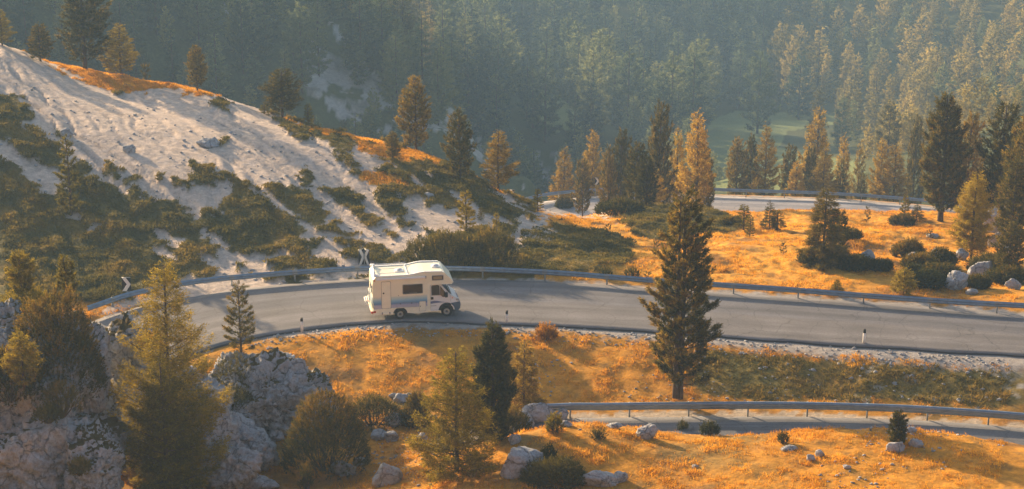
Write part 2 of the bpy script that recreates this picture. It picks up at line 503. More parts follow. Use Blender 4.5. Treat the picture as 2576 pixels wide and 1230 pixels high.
VEG = [(120, 368, 60, 22, 38), (28, 290, 42, 55, 20), (288, 438, 24, 15, 30), (346, 452, 12, 10, 0), (165, 332, 14, 12, 0), (205, 428, 24, 14, 35), (350, 490, 14, 16, 0), (375, 500, 26, 12, 40), (400, 520, 45, 14, 40), (460, 545, 50, 16, 38),
       (506, 440, 40, 28, 38), (564, 456, 15, 12, 0), (639, 546, 92, 62, 25), (700, 590, 60, 50, 10), (748, 514, 82, 34, 34), (842, 581, 42, 14, 15), (865, 503, 52, 22, 28), (768, 444, 16, 17, 0), (764, 479, 12, 8, 20), (912, 553, 40, 20, 25), (986, 511, 44, 24, 35), (990, 456, 56, 26, 25),
       (975, 596, 28, 6, 15), (768, 616, 42, 12, 5), (885, 620, 38, 13, 5), (756, 643, 32, 15, 0), (783, 676, 70, 15, 0), (943, 649, 80, 17, 0), (705, 667, 34, 13, 20), (640, 620, 80, 24, 10), (533, 565, 46, 26, 22), (436, 546, 54, 36, 30), (600, 590, 80, 30, 15), (420, 455, 10, 6, 0), (462, 462, 26, 8, 25),
       (555, 268, 30, 12, 30), (572, 358, 7, 6, 0), (740, 330, 40, 12, 30), (830, 345, 60, 18, 22), (860, 405, 34, 10, 30), (300, 225, 20, 8, 20), (610, 470, 40, 9, 32), (1090, 470, 90, 44, 25), (1180, 500, 90, 40, 15), (1060, 420, 70, 30, 20), (1020, 560, 30, 8, 10), (1080, 585, 26, 6, 0), (1375, 564, 12, 8, 10), (330, 460, 10, 6, 0), (820, 475, 20, 9, 20), (890, 440, 16, 7, 40), (720, 700, 60, 8, 0), (885, 585, 14, 5, 30)]
LIP = [[(40, 100), (130, 160), (200, 200), (290, 226), (350, 234), (420, 222), (560, 236), (545, 215), (420, 180), (300, 165), (150, 130)], [(700, 300), (860, 328), (1000, 368), (1060, 378), (1130, 400), (1100, 420), (960, 390), (860, 350), (760, 325)],
       [(900, 440), (950, 430), (1040, 470), (1000, 480), (930, 470)], [(1180, 430), (1260, 468), (1300, 490), (1250, 480), (1190, 450)]]
ROCKY = [[(830, 60), (900, 140), (1000, 240), (1060, 200), (1130, 255), (1210, 350), (1320, 480), (1240, 440), (1120, 330), (1000, 330), (860, 300), (760, 230), (760, 130)], [(1330, 380), (1420, 390), (1430, 450), (1360, 460)], [(560, 0), (650, 0), (620, 60), (580, 50)]]
DARKGREEN = [[(1760, 880), (2000, 900), (2300, 925), (2600, 935), (2900, 950), (2900, 1000), (2600, 1000), (2480, 1020), (2250, 1005), (1950, 1005), (1760, 990), (1730, 930)]]
SCRUB = [[(1310, 640), (1300, 600), (1380, 560), (1560, 600), (1600, 640), (1540, 665), (1420, 680), (1240, 690), (1200, 680), (1210, 600)], [(1560, 560), (1620, 520), (1800, 520), (1850, 560), (1830, 590), (1700, 610), (1600, 590)]]


def ground_kinds(x, y, z):
    """weights per point: pale scree, scrub, rock, green verge"""
    px, py = project(x, y, z)
    j = fbm(x * .55, y * .4, octaves=4, seed=5); k = fbm(x * .55 + 40, y * .4, octaves=4, seed=9)
    qx = px + j * 26 + 12 * vn(x * 2.3, y * 1.6, seed=6); qy = py + k * 18 + 8 * vn(x * 2.3, y * 1.6, seed=7)
    pale = np.zeros(x.shape, bool); veg = np.zeros(x.shape, bool); rock = np.zeros(x.shape, bool); green = np.zeros(x.shape, bool); lip = np.zeros(x.shape, bool); scr = np.zeros(x.shape, bool)
    near = (y < 182) & (y > 117)
    for p in PALE: pale |= in_poly(qx, qy, p)
    for e in VEG: veg |= in_ell(qx, qy, (e[0], e[1], e[2] * .97, e[3] * .97, e[4]))
    for p in LIP: lip |= in_poly(qx, qy, p)
    for p in ROCKY: rock |= in_poly(qx, qy, p)
    for p in DARKGREEN: green |= in_poly(qx, qy, p)
    for p in SCRUB: scr |= in_poly(px + j * 40, py + k * 30, p)
    n1 = fbm(x * .42 + y * .1, y * .30, octaves=5, seed=21)
    hill = near & (px < 1345) & (py < 760)
    streak = fbm((x * .85 + y * .52) * .5, (x * .52 - y * .85) * .12, octaves=4, seed=31)
    mixed = smooth(560, 760, px) * smooth(400, 480, py + 0.12 * px - 80)
    veg |= (streak > .62) & (mixed > .3) & near & (n1 > -.1)
    pale = (pale & near) & ~veg & ~lip
    holes = hill & ~pale & (streak < -.50) & (px > 380) & ~lip
    pale |= holes
    lipw = lip & hill & ~pale
    scrub = (hill & ~pale & ~lipw) | (scr & near)
    rockf = (rock & (y > 250) & (fbm(x * .35, y * .2 + z * .4, octaves=5, seed=44) > -.12))
    return pale.astype(float), scrub.astype(float), rockf.astype(float), (green & (y < 117)).astype(float), lipw


def height(x, y, detail=True):
    x = np.asarray(x, float).ravel(); y = np.asarray(y, float).ravel()
    z = base_h(x, y)
    if detail:
        g = smooth(60, 90, y)
        near = 1 - smooth(175, 200, y)
        hl = 1 - .6 * smooth(118, 128, y) * (1 - smooth(158, 168, y)) * (1 - smooth(-8, 2, x))
        z += g * near * hl * (.15 * fbm(x * .28, y * .28, octaves=3, seed=1) + .10 * fbm(x * 1.1, y * 1.1, octaves=3, seed=2) * hl)
        px, py = project(x, y, z)
        # gullies down the pale slope
        hm = smooth(118, 128, y) * (1 - smooth(164, 174, y)) * (1 - smooth(900, 1150, px))
        wob = fbm(x * .12, y * .12, octaves=3, seed=3) * 2.2
        q = (x * .85 + y * .52 + wob) * .75
        r = np.abs(vn(q, (x * .52 - y * .85) * .05, seed=8)); r2 = np.abs(vn(q * 2.3, (x * .52 - y * .85) * .09, seed=11))
        z -= hm * (.30 * (1 - np.minimum(r * 2.2, 1)) ** 1.5 + .14 * (1 - np.minimum(r2 * 2.5, 1)))
        z += hm * .05 * fbm(x * 3.5, y * 3.5, octaves=3, seed=15)
        # hummocks on the right-hand field
        rf = smooth(122, 128, y) * (1 - smooth(165, 180, y)) * smooth(1350, 1500, px)
        z += rf * (.5 * fbm(x * .16, y * .16, octaves=2, seed=61) + .22 * np.abs(fbm(x * .9, y * .9, octaves=2, seed=62)))
        ff = smooth(240, 300, y)
        z += ff * (3.0 * fbm(x * .03, y * .03, octaves=4, seed=71)) * (1 - smooth(700, 800, y) * .5)
        sp = smooth(265, 285, y) * (1 - smooth(370, 395, y)) * (1 - smooth(1330, 1360, px))
        z += sp * 2.5 * (1 - 2 * np.abs(fbm(x * .07, y * .05, octaves=5, seed=77)))
    for i, (far, near_, zr) in enumerate(ROADS):
        d = road_info(x, y, i)
        blend = 1 - smooth(0.25, (2.4, 1.7, 5.0)[i], d)
        z = z * (1 - blend) + (zr - (.11, .10, .2)[i]) * blend
    return z


def drop(px, py, ylo=60, yhi=1000):
    """first ground point under a photo position"""
    d = ray(px, py)
    Y = np.exp(np.linspace(math.log(ylo), math.log(yhi), 1400))
    X = d[0] / d[1] * Y
    Z = CAM_H + d[2] / d[1] * Y
    g = height(X, Y)
    hit = np.nonzero(g >= Z)[0]
    if len(hit) == 0 or hit[0] == 0:
        i = int(np.argmin(np.abs(g - Z)))
    else:
        i = hit[0]
    return np.array([X[i], Y[i], g[i]])


def ground_at(px, Y):
    x = (px - 1288.0) / F * Y * CP * 1.05
    for _ in range(4):
        z = float(height([x], [Y])[0])
        depth = Y * CP - (z - CAM_H) * SP
        x = (px - 1288.0) / F * depth
    return np.array([x, Y, z])


def scale_at(p):
    """photo pixels (2576 wide) per metre at p"""
    return F / (p[1] * CP - (p[2] - CAM_H) * SP)


# ------------------------------------------------------------------ terrain mesh
us = np.concatenate([np.linspace(-.62, -.31, 22)[:-1], np.linspace(-.31, .31, 470), np.linspace(.31, .62, 22)[1:]])
ys = np.concatenate([np.linspace(-40, 76, 30)[:-1], np.linspace(76, 130, 190)[:-1], np.linspace(130, 172, 130)[:-1], np.linspace(172, 250, 90)[:-1], np.linspace(250, 400, 130)[:-1], np.linspace(400, 720, 140)[:-1], np.linspace(720, 1600, 40)])
UU, YY = np.meshgrid(us, ys)
GX = (UU * np.hypot(YY, 25)).ravel(); GY = YY.ravel()
GZ = height(GX, GY)
pale, scrub, rockw, greenw, lipw = ground_kinds(GX, GY, GZ)
GZ = GZ + scrub * smooth(118, 121, GY) * (road_info(GX, GY, 0) > 1.6) * (.08 + .28 * np.clip(fbm(GX * .8, GY * .8, octaves=3, seed=91) + .35, 0, 1))


def mixc(a, b, t):
    return a * (1 - t[:, None]) + np.asarray(b)[None, :] * t[:, None]


def ground_color(x, y, z, pale, scrub, rockw, greenw):
    n1 = fbm(x * .35, y * .35, octaves=4, seed=101); n2 = fbm(x * 1.6, y * 1.6, octaves=3, seed=102); n3 = fbm(x * .12, y * .12, octaves=3, seed=103)
    px, py = project(x, y, z)
    c = np.tile(np.array([.50, .228, .026]), (len(x), 1))
    c = mixc(c, (.24, .12, .035), smooth(.05, .5, n1) * .8)
    c = mixc(c, (.14, .095, .035), smooth(.15, .5, n2) * .55)
    c = mixc(c, (.16, .13, .05), smooth(.15, .55, fbm(x * .18, y * .22, octaves=3, seed=131)) * .6 * (y < 118))
    fld = smooth(122, 126, y) * (1 - smooth(172, 180, y))
    c = mixc(c, (.66, .325, .042), fld * .75 * (1 - smooth(.1, .5, n1)))
    c = mixc(c, (.20, .125, .04), fld * smooth(.28, .5, fbm(x * .7, y * 1.1, octaves=3, seed=140)) * .8)
    vg = (1 - smooth(.2, 1.5, np.abs(y - 113.5) - 1.5)) * smooth(1000, 1150, px) * 0
    c = mixc(c, (.19, .15, .045), greenw * (.65 + .35 * smooth(-.3, .3, n1)))
    c = mixc(c, (.36, .34, .31), greenw * smooth(.25, .5, fbm(x * .9, y * .9, octaves=4, seed=107)) * smooth(1900, 2300, px))
    sc = np.tile(np.array([.10, .085, .028]), (len(x), 1))
    sc = mixc(sc, (.20, .13, .03), smooth(-.1, .45, fbm(x * .5, y * .5, octaves=4, seed=110)))
    c = c * (1 - scrub[:, None]) + sc * scrub[:, None]
    pc = np.tile(np.array([.52, .43, .37]), (len(x), 1))
    pc = mixc(pc, (.55, .44, .36), smooth(.0, .5, n1) * .6)
    pc = mixc(pc, (.47, .42, .40), smooth(.2, .6, n2) * .5)
    c = c * (1 - pale[:, None]) + pc * pale[:, None]
    # far grounds
    fw = smooth(212, 216, y)
    fc = np.tile(np.array([.075, .085, .03]), (len(x), 1))
    mead = in_poly(px, py, [(1790, 300), (1850, 280), (2110, 284), (2120, 310), (1980, 330), (1960, 370), (2170, 410), (2190, 480), (1780, 480), (1760, 380)]) | in_poly(px, py, [(1310, 215), (1380, 230), (1470, 280), (1500, 330), (1400, 330), (1320, 270)])
    fc = mixc(fc, (.17, .20, .075), mead.astype(float) * (y > 300))
    c = c * (1 - fw[:, None]) + fc * fw[:, None]
    rc = np.tile(np.array([.40, .375, .355]), (len(x), 1)); rc = mixc(rc, (.14, .13, .10), smooth(-.1, .4, n1) * .8)
    c = c * (1 - rockw[:, None]) + rc * rockw[:, None]
    # gravel beside the roads
    for i, wd in ((0, 1.0), (1, .5), (2, 2.2)):
        d = road_info(x, y, i)
        side = 1.0
        if i == 0:
            wdv = np.where(y > 117.5 + 0 * x, .9, 1.1 + smooth(1200, 2400, px) * 1.3) * (1 - .75 * ((px < 640)))
        else:
            wdv = wd
        g = (1 - smooth(.5 * wdv, wdv, d + n2 * .9)) * (d > -2)
        c = mixc(c, (.34, .31, .29) if i != 1 else (.42, .34, .26), g)
    return c


GC = ground_color(GX, GY, GZ, pale, scrub, rockw, greenw)
nu, ny = len(us), len(ys)
idx = np.arange(nu * ny).reshape(ny, nu)
fq = np.stack([idx[:-1, :-1], idx[:-1, 1:], idx[1:, 1:], idx[1:, :-1]], -1).reshape(-1, 4)
g_ob = build_mesh("terrain", np.stack([GX, GY, GZ], 1), fq, [M['ground']], smooth_shade=True, colors=np.concatenate([GC, np.ones((len(GC), 1))], 1))
tag(g_ob, kind='structure')


# ------------------------------------------------------------------ roads
def asphalt_mat(name, base):
    m = bpy.data.materials.new(name); m.use_nodes = True
    nt = m.node_tree; L = nt.links; b = nt.nodes["Principled BSDF"]
    b.inputs["Roughness"].default_value = .72; b.inputs["Specular IOR Level"].default_value = .35
    uv = nt.nodes.new("ShaderNodeAttribute"); uv.attribute_name = "Col"       # r = across 0..1, g = along (m)
    sp = nt.nodes.new("ShaderNodeSeparateColor"); L.new(uv.outputs["Color"], sp.inputs[0])
    cb = nt.nodes.new("ShaderNodeCombineXYZ")
    m1 = nt.nodes.new("ShaderNodeMath"); m1.operation = 'MULTIPLY'; m1.inputs[1].default_value = 12.0
    m2 = nt.nodes.new("ShaderNodeMath"); m2.operation = 'MULTIPLY'; m2.inputs[1].default_value = .10
    L.new(sp.outputs[0], m1.inputs[0]); L.new(sp.outputs[1], m2.inputs[0]); L.new(m1.outputs[0], cb.inputs[0]); L.new(m2.outputs[0], cb.inputs[1])
    n = nt.nodes.new("ShaderNodeTexNoise"); n.inputs["Scale"].default_value = 1.0; n.inputs["Detail"].default_value = 5; L.new(cb.outputs[0], n.inputs["Vector"])
    geo = nt.nodes.new("ShaderNodeNewGeometry")
    n2 = nt.nodes.new("ShaderNodeTexNoise"); n2.inputs["Scale"].default_value = 14; n2.inputs["Detail"].default_value = 4; L.new(geo.outputs["Position"], n2.inputs["Vector"])
    n3 = nt.nodes.new("ShaderNodeTexNoise"); n3.inputs["Scale"].default_value = .35; n3.inputs["Detail"].default_value = 4; L.new(geo.outputs["Position"], n3.inputs["Vector"])
    # the far half of the width is bluer and darker
    lane = nt.nodes.new("ShaderNodeMapRange"); lane.inputs[1].default_value = .47; lane.inputs[2].default_value = .53; L.new(sp.outputs[0], lane.inputs[0])
    cr = nt.nodes.new("ShaderNodeMix"); cr.data_type = 'RGBA'
    cr.inputs[6].default_value = (base[0] * .82, base[1] * .86, base[2] * .93, 1); cr.inputs[7].default_value = (*base, 1)
    L.new(lane.outputs[0], cr.inputs[0])
    r = nt.nodes.new("ShaderNodeMapRange"); r.inputs[1].default_value = .3; r.inputs[2].default_value = .7; r.inputs[3].default_value = .80; r.inputs[4].default_value = 1.18; L.new(n.outputs[0], r.inputs[0])
    r2 = nt.nodes.new("ShaderNodeMapRange"); r2.inputs[1].default_value = .3; r2.inputs[2].default_value = .7; r2.inputs[3].default_value = .82; r2.inputs[4].default_value = 1.18; L.new(n2.outputs[0], r2.inputs[0])
    r3 = nt.nodes.new("ShaderNodeMapRange"); r3.inputs[1].default_value = .3; r3.inputs[2].default_value = .7; r3.inputs[3].default_value = .85; r3.inputs[4].default_value = 1.12; L.new(n3.outputs[0], r3.inputs[0])
    # wheel tracks polished darker, fine cracks and sealed seams
    tw = nt.nodes.new("ShaderNodeMath"); tw.operation = 'MULTIPLY'; tw.inputs[1].default_value = 8 * math.pi; L.new(sp.outputs[0], tw.inputs[0])
    tc_ = nt.nodes.new("ShaderNodeMath"); tc_.operation = 'COSINE'; L.new(tw.outputs[0], tc_.inputs[0])
    tr_ = nt.nodes.new("ShaderNodeMapRange"); tr_.inputs[1].default_value = -1; tr_.inputs[2].default_value = .2; tr_.inputs[3].default_value = .86; tr_.inputs[4].default_value = 1.04; L.new(tc_.outputs[0], tr_.inputs[0])
    vo = nt.nodes.new("ShaderNodeTexVoronoi"); vo.feature = 'DISTANCE_TO_EDGE'; vo.inputs["Scale"].default_value = .42
    wv = nt.nodes.new("ShaderNodeVectorMath"); wv.operation = 'SCALE'; wv.inputs["Scale"].default_value = 2.2; L.new(n3.outputs["Color"], wv.inputs[0])
    wa = nt.nodes.new("ShaderNodeVectorMath"); wa.operation = 'ADD'; L.new(geo.outputs["Position"], wa.inputs[0]); L.new(wv.outputs[0], wa.inputs[1]); L.new(wa.outputs[0], vo.inputs["Vector"])
    ck = nt.nodes.new("ShaderNodeMapRange"); ck.inputs[1].default_value = .004; ck.inputs[2].default_value = .016; ck.inputs[3].default_value = .72; ck.inputs[4].default_value = 1; L.new(vo.outputs["Distance"], ck.inputs[0])
    mk = nt.nodes.new("ShaderNodeMath"); mk.operation = 'MULTIPLY'; L.new(tr_.outputs[0], mk.inputs[0]); L.new(ck.outputs[0], mk.inputs[1])
    rr = nt.nodes.new("ShaderNodeMath"); rr.operation = 'MULTIPLY'; L.new(r.outputs[0], rr.inputs[0]); L.new(mk.outputs[0], rr.inputs[1])
    a = nt.nodes.new("ShaderNodeMath"); a.operation = 'MULTIPLY'; L.new(rr.outputs[0], a.inputs[0]); L.new(r2.outputs[0], a.inputs[1])
    a2 = nt.nodes.new("ShaderNodeMath"); a2.operation = 'MULTIPLY'; L.new(a.outputs[0], a2.inputs[0]); L.new(r3.outputs[0], a2.inputs[1])
    v = nt.nodes.new("ShaderNodeVectorMath"); v.operation = 'SCALE'; L.new(cr.outputs[2], v.inputs[0]); L.new(a2.outputs[0], v.inputs["Scale"])
    L.new(v.outputs[0], b.inputs["Base Color"])
    bp = nt.nodes.new("ShaderNodeBump"); bp.inputs["Strength"].default_value = .35; bp.inputs["Distance"].default_value = .02
    L.new(n2.outputs[0], bp.inputs["Height"]); L.new(bp.outputs[0], b.inputs["Normal"])
    return m


def road(name, far, near, nac=15, base=(.165, .155, .160)):
    n = len(far)
    s = np.concatenate([[0], np.cumsum(np.linalg.norm(np.diff(far[:, :2], axis=0), axis=1))])
    V, C = [], []
    dirv = (near - far); dirv[:, 2] = 0; ln = np.linalg.norm(dirv, axis=1)[:, None]; dirv = dirv / ln
    wob = vn(s * .6, s * 0, seed=3) * .10 + vn(s * 2.1, s * 0, seed=4) * .05
    rows = []
    rows.append((far - dirv * .04 + np.array([0, 0, -.30]), -.02))
    for k in range(nac + 1):
        t = k / nac
        p = far * (1 - t) + near * t
        p = p + np.array([0, 0, .05 * (1 - (2 * t - 1) ** 2)])
        if k == nac: p = p + dirv * wob[:, None]
        if k == 0: p = p - dirv * wob[::-1][:, None]
        rows.append((p, t))
    rows.append((near + dirv * (wob[:, None] + .05) + np.array([0, 0, -.20]), 1.02))
    for p, t in rows:
        V.append(p); C.append(np.stack([np.full(n, t), s, s * 0, s * 0 + 1], 1))
    V = np.concatenate(V); C = np.concatenate(C)
    ix = np.arange(len(rows) * n).reshape(len(rows), n)
    f = np.stack([ix[:-1, :-1], ix[1:, :-1], ix[1:, 1:], ix[:-1, 1:]], -1)
    mi = np.zeros(f.shape[:2], int); mi[0] = 1; mi[-1] = 1
    o = build_mesh(name, V, f.reshape(-1, 4), [asphalt_mat(name + '_asphalt', base), M['asphalt_edge']], midx=mi.reshape(-1), colors=C)
    return tag(o, kind='structure')


road("road", UP_FAR, UP_NEAR)
road("lower_road", LO_FAR, LO_NEAR, 8, (.17, .165, .17))
road("far_road", FAR_FAR, FAR_NEAR, 8, (.36, .33, .325))


# ------------------------------------------------------------------ guardrails
def tube_mesh(path, rad, seg=8, cap=True):
    P = np.asarray(path, float); n = len(P)
    rad = np.broadcast_to(np.asarray(rad, float), (n,))
    T = np.gradient(P, axis=0); T /= np.linalg.norm(T, axis=1)[:, None] + 1e-9
    ref = np.array([0, 0, 1.0]) if abs(T[0, 2]) < .9 else np.array([0, 1.0, 0])
    A = np.cross(T, ref); A /= np.linalg.norm(A, axis=1)[:, None] + 1e-9
    B = np.cross(A, T)
    th = np.linspace(0, 2 * math.pi, seg, endpoint=False)
    V = (P[:, None] + rad[:, None, None] * (np.cos(th)[None, :, None] * A[:, None] + np.sin(th)[None, :, None] * B[:, None])).reshape(-1, 3)
    ix = np.arange(n * seg).reshape(n, seg); nx = np.roll(ix, -1, 1)
    f = np.stack([ix[:-1], nx[:-1], nx[1:], ix[1:]], -1).reshape(-1, 4)
    if cap:
        V = np.vstack([V, P[0], P[-1]])
        c0, c1 = n * seg, n * seg + 1
        e0 = np.stack([nx[0], ix[0], np.full(seg, c0), np.full(seg, c0)], -1)
        # degenerate quads avoided: build caps as triangles
        t0 = np.stack([nx[0], ix[0], np.full(seg, c0)], -1); t1 = np.stack([ix[-1], nx[-1], np.full(seg, c1)], -1)
        return V, [f, np.vstack([t0, t1])]
    return V, [f]


def box_vf(cx, cy, cz, sx, sy, sz, rz=0.0, taper=1.0):
    x, y, z = sx / 2, sy / 2, sz / 2
    v = np.array([(-x, -y, -z), (x, -y, -z), (x, y, -z), (-x, y, -z), (-x * taper, -y * taper, z), (x * taper, -y * taper, z), (x * taper, y * taper, z), (-x * taper, y * taper, z)])
    c, s = math.cos(rz), math.sin(rz)
    v = np.stack([v[:, 0] * c - v[:, 1] * s, v[:, 0] * s + v[:, 1] * c, v[:, 2]], 1) + np.array([cx, cy, cz])
    f = np.array([(0, 3, 2, 1), (4, 5, 6, 7), (0, 1, 5, 4), (1, 2, 6, 5), (2, 3, 7, 6), (3, 0, 4, 7)])
    return v, f


def join(parts):
    V, F4, F3, off = [], [], [], 0
    for v, fs in parts:
        if isinstance(fs, np.ndarray): fs = [fs]
        V.append(v)
        for f in fs:
            (F4 if f.shape[1] == 4 else F3).append(f + off)
        off += len(v)
    out = []
    if F4: out.append(np.vstack(F4))
    if F3: out.append(np.vstack(F3))
    return np.vstack(V), out


WPROF = [(a * 1.2, b * 1.15) for a, b in [(.0, .00), (.0, .03), (.075, .07), (.075, .115), (.01, .145), (.01, .17), (.075, .20), (.075, .25), (.0, .29), (.0, .32)]]
BPROF = [(a * 1.35, b * 1.32) for a, b in [(.0, .00), (.0, .05), (.02, .06), (.02, .12), (.0, .14), (.06, .17), (.11, .24), (.09, .31), (.02, .34), (-.04, .33)]]


def guardrail(base_line, label, spacing, post_h=.80, prof=WPROF, beam_z=.46, group=None, z_off=-.1, lean=0.0, end_cap=False, ends=(0, 1)):
    line = base_line
    s = np.concatenate([[0], np.cumsum(np.linalg.norm(np.diff(line[:, :2], axis=0), axis=1))])
    root = empty("guardrail", line[0], 0, label, "guardrail", group)
    o0 = line[0].copy()
    T = np.gradient(line, axis=0); T[:, 2] = 0; T /= np.linalg.norm(T, axis=1)[:, None]
    N = np.stack([T[:, 1], -T[:, 0], T[:, 0] * 0], 1)          # towards the road (near side)
    P = np.array(prof); k = len(P)
    rows = [line - o0 + N * (.06 + a) + np.array([0, 0, beam_z + b]) for a, b in P] + [line - o0 + N * (.052 + a) + np.array([0, 0, beam_z + b]) for a, b in P[::-1]]
    V = np.stack(rows, 1)
    n, m = V.shape[:2]
    ix = np.arange(n * m).reshape(n, m); nx = np.roll(ix, -1, 1)
    f = np.stack([ix[:-1], nx[:-1], nx[1:], ix[1:]], -1).reshape(-1, 4)
    build_mesh("rail_beam", V.reshape(-1, 3), f, [M['galv']], root)
    # joints where two lengths of rail overlap
    pos = np.arange(spacing * .5, s[-1], spacing)
    for i, q in enumerate(pos):
        p = np.array([np.interp(q, s, line[:, j]) for j in range(3)]) - o0
        t = np.array([np.interp(q, s, T[:, j]) for j in range(3)]); nn = np.array([t[1], -t[0], 0])
        a = math.atan2(t[1], t[0])
        top = post_h; c, sn = math.cos(a), math.sin(a)
        parts = [box_vf(p[0], p[1], p[2] + top / 2 - .15, .09, .11, top + .3, a), ]
        w = p - nn * .03
        parts.append(box_vf(w[0] + nn[0] * .04, w[1] + nn[1] * .04, p[2] + beam_z + .16, .09, .10, .2, a))
        v, fs = join(parts)
        build_mesh("rail_post", v, fs, [M['galv_dull']], root)
        jv = []
        for a1, b1 in ((.081, .07), (.081, .115), (.081, .20), (.081, .25)):
            pass
        jt = np.array([-.17, .17])
        rr = [p[None] + jt[:, None] * t[None] + nn[None] * (.066 + aa) + np.array([0, 0, beam_z + bb]) for aa, bb in P]
        VV = np.stack(rr, 1); i2 = np.arange(2 * k).reshape(2, k)
        ff = np.stack([i2[0, :-1], i2[0, 1:], i2[1, 1:], i2[1, :-1]], -1)
        if i % 1 == 0 and prof is WPROF:
            build_mesh("rail_splice", VV.reshape(-1, 3), ff, [M['galv_dull']], root)
    if end_cap:
        p = line[0] - o0; t = T[0]; nn = N[0]
        V = []
        th = np.linspace(0, math.pi, 7)
        rr = []
        for a in th:
            q = p - t * .16 * math.sin(a) + nn * (.06 + .055 - .10 * math.cos(a) * 1)
            rr.append([q + np.array([0, 0, beam_z - .02]), q + np.array([0, 0, beam_z + .38])])
        rr = np.array(rr); i2 = np.arange(14).reshape(7, 2)
        ff = np.stack([i2[:-1, 0], i2[1:, 0], i2[1:, 1], i2[:-1, 1]], -1)
        build_mesh("rail_end_plate", rr.reshape(-1, 3), ff, [M['white']], root)
    return root


UP_RAIL = zline([(215, 808), (260, 792), (320, 772), (400, 754), (500, 737), (650, 722), (800, 711), (920, 705), (1150, 705), (1400, 716), (1600, 732), (1800, 746), (2000, 760), (2200, 776), (2400, 790), (2576, 800), (2750, 812), (3000, 830), (3300, 852)], -.1, 330)
UP_RAIL = UP_RAIL + np.array([0, .55, 0])
guardrail(UP_RAIL, "long grey double-wave guardrail along the outer bend behind the camper van", 4.15)
LO_RAIL = zline([(1360, 1052), (1440, 1049), (1525, 1049), (1670, 1047), (1825, 1046), (1975, 1046), (2125, 1049), (2270, 1054), (2420, 1063), (2565, 1074), (2720, 1090), (2900, 1114), (3100, 1145)], -1.05, 250)
guardrail(LO_RAIL, "blue-grey guardrail with pale rounded end beside the lower road in the foreground", 3.35, post_h=.88, prof=BPROF, beam_z=.44, end_cap=True)
FA_RAIL = FAR_FAR[(FAR_FAR[:, 0] > 0) & (FAR_FAR[:, 0] < 60)] + np.array([0, .5, 0])
guardrail(FA_RAIL, "distant guardrail along the far bend of the road behind the conifers", 4.2)
# ------------------------------------------------------------------ plants
def unit(v):
    return v / (np.linalg.norm(v, axis=-1, keepdims=True) + 1e-9)


def blades(C, D, length, width, rng):
    """one thin triangle per row: root C, direction D"""
    n = len(C)
    length = np.broadcast_to(length, (n,)); width = np.broadcast_to(width, (n,))
    R = rng.normal(size=(n, 3)); S = unit(np.cross(D, R)) * width[:, None] * .5
    V = np.stack([C - S, C + S, C + D * length[:, None]], 1).reshape(-1, 3)
    return V, np.arange(3 * n).reshape(n, 3)


def prof(kind, t):
    if kind == 'larch':
        return (1 - t) ** .85 * (.45 + .55 * np.minimum(1, t * 5 + .1)) + .02
    if kind == 'pine':
        return (1 - t ** 2.1) ** .8 * (.60 + .40 * np.minimum(1, t * 3.2)) + .02
    if kind == 'cembra':
        return (1 - t) ** .62 * (.55 + .45 * np.minimum(1, t * 3.5)) + .03
    if kind == 'narrow':
        return (1 - t) ** .6 * (.7 + .3 * np.minimum(1, t * 4)) + .03
    return (1 - t) ** .95 + .02                # spruce


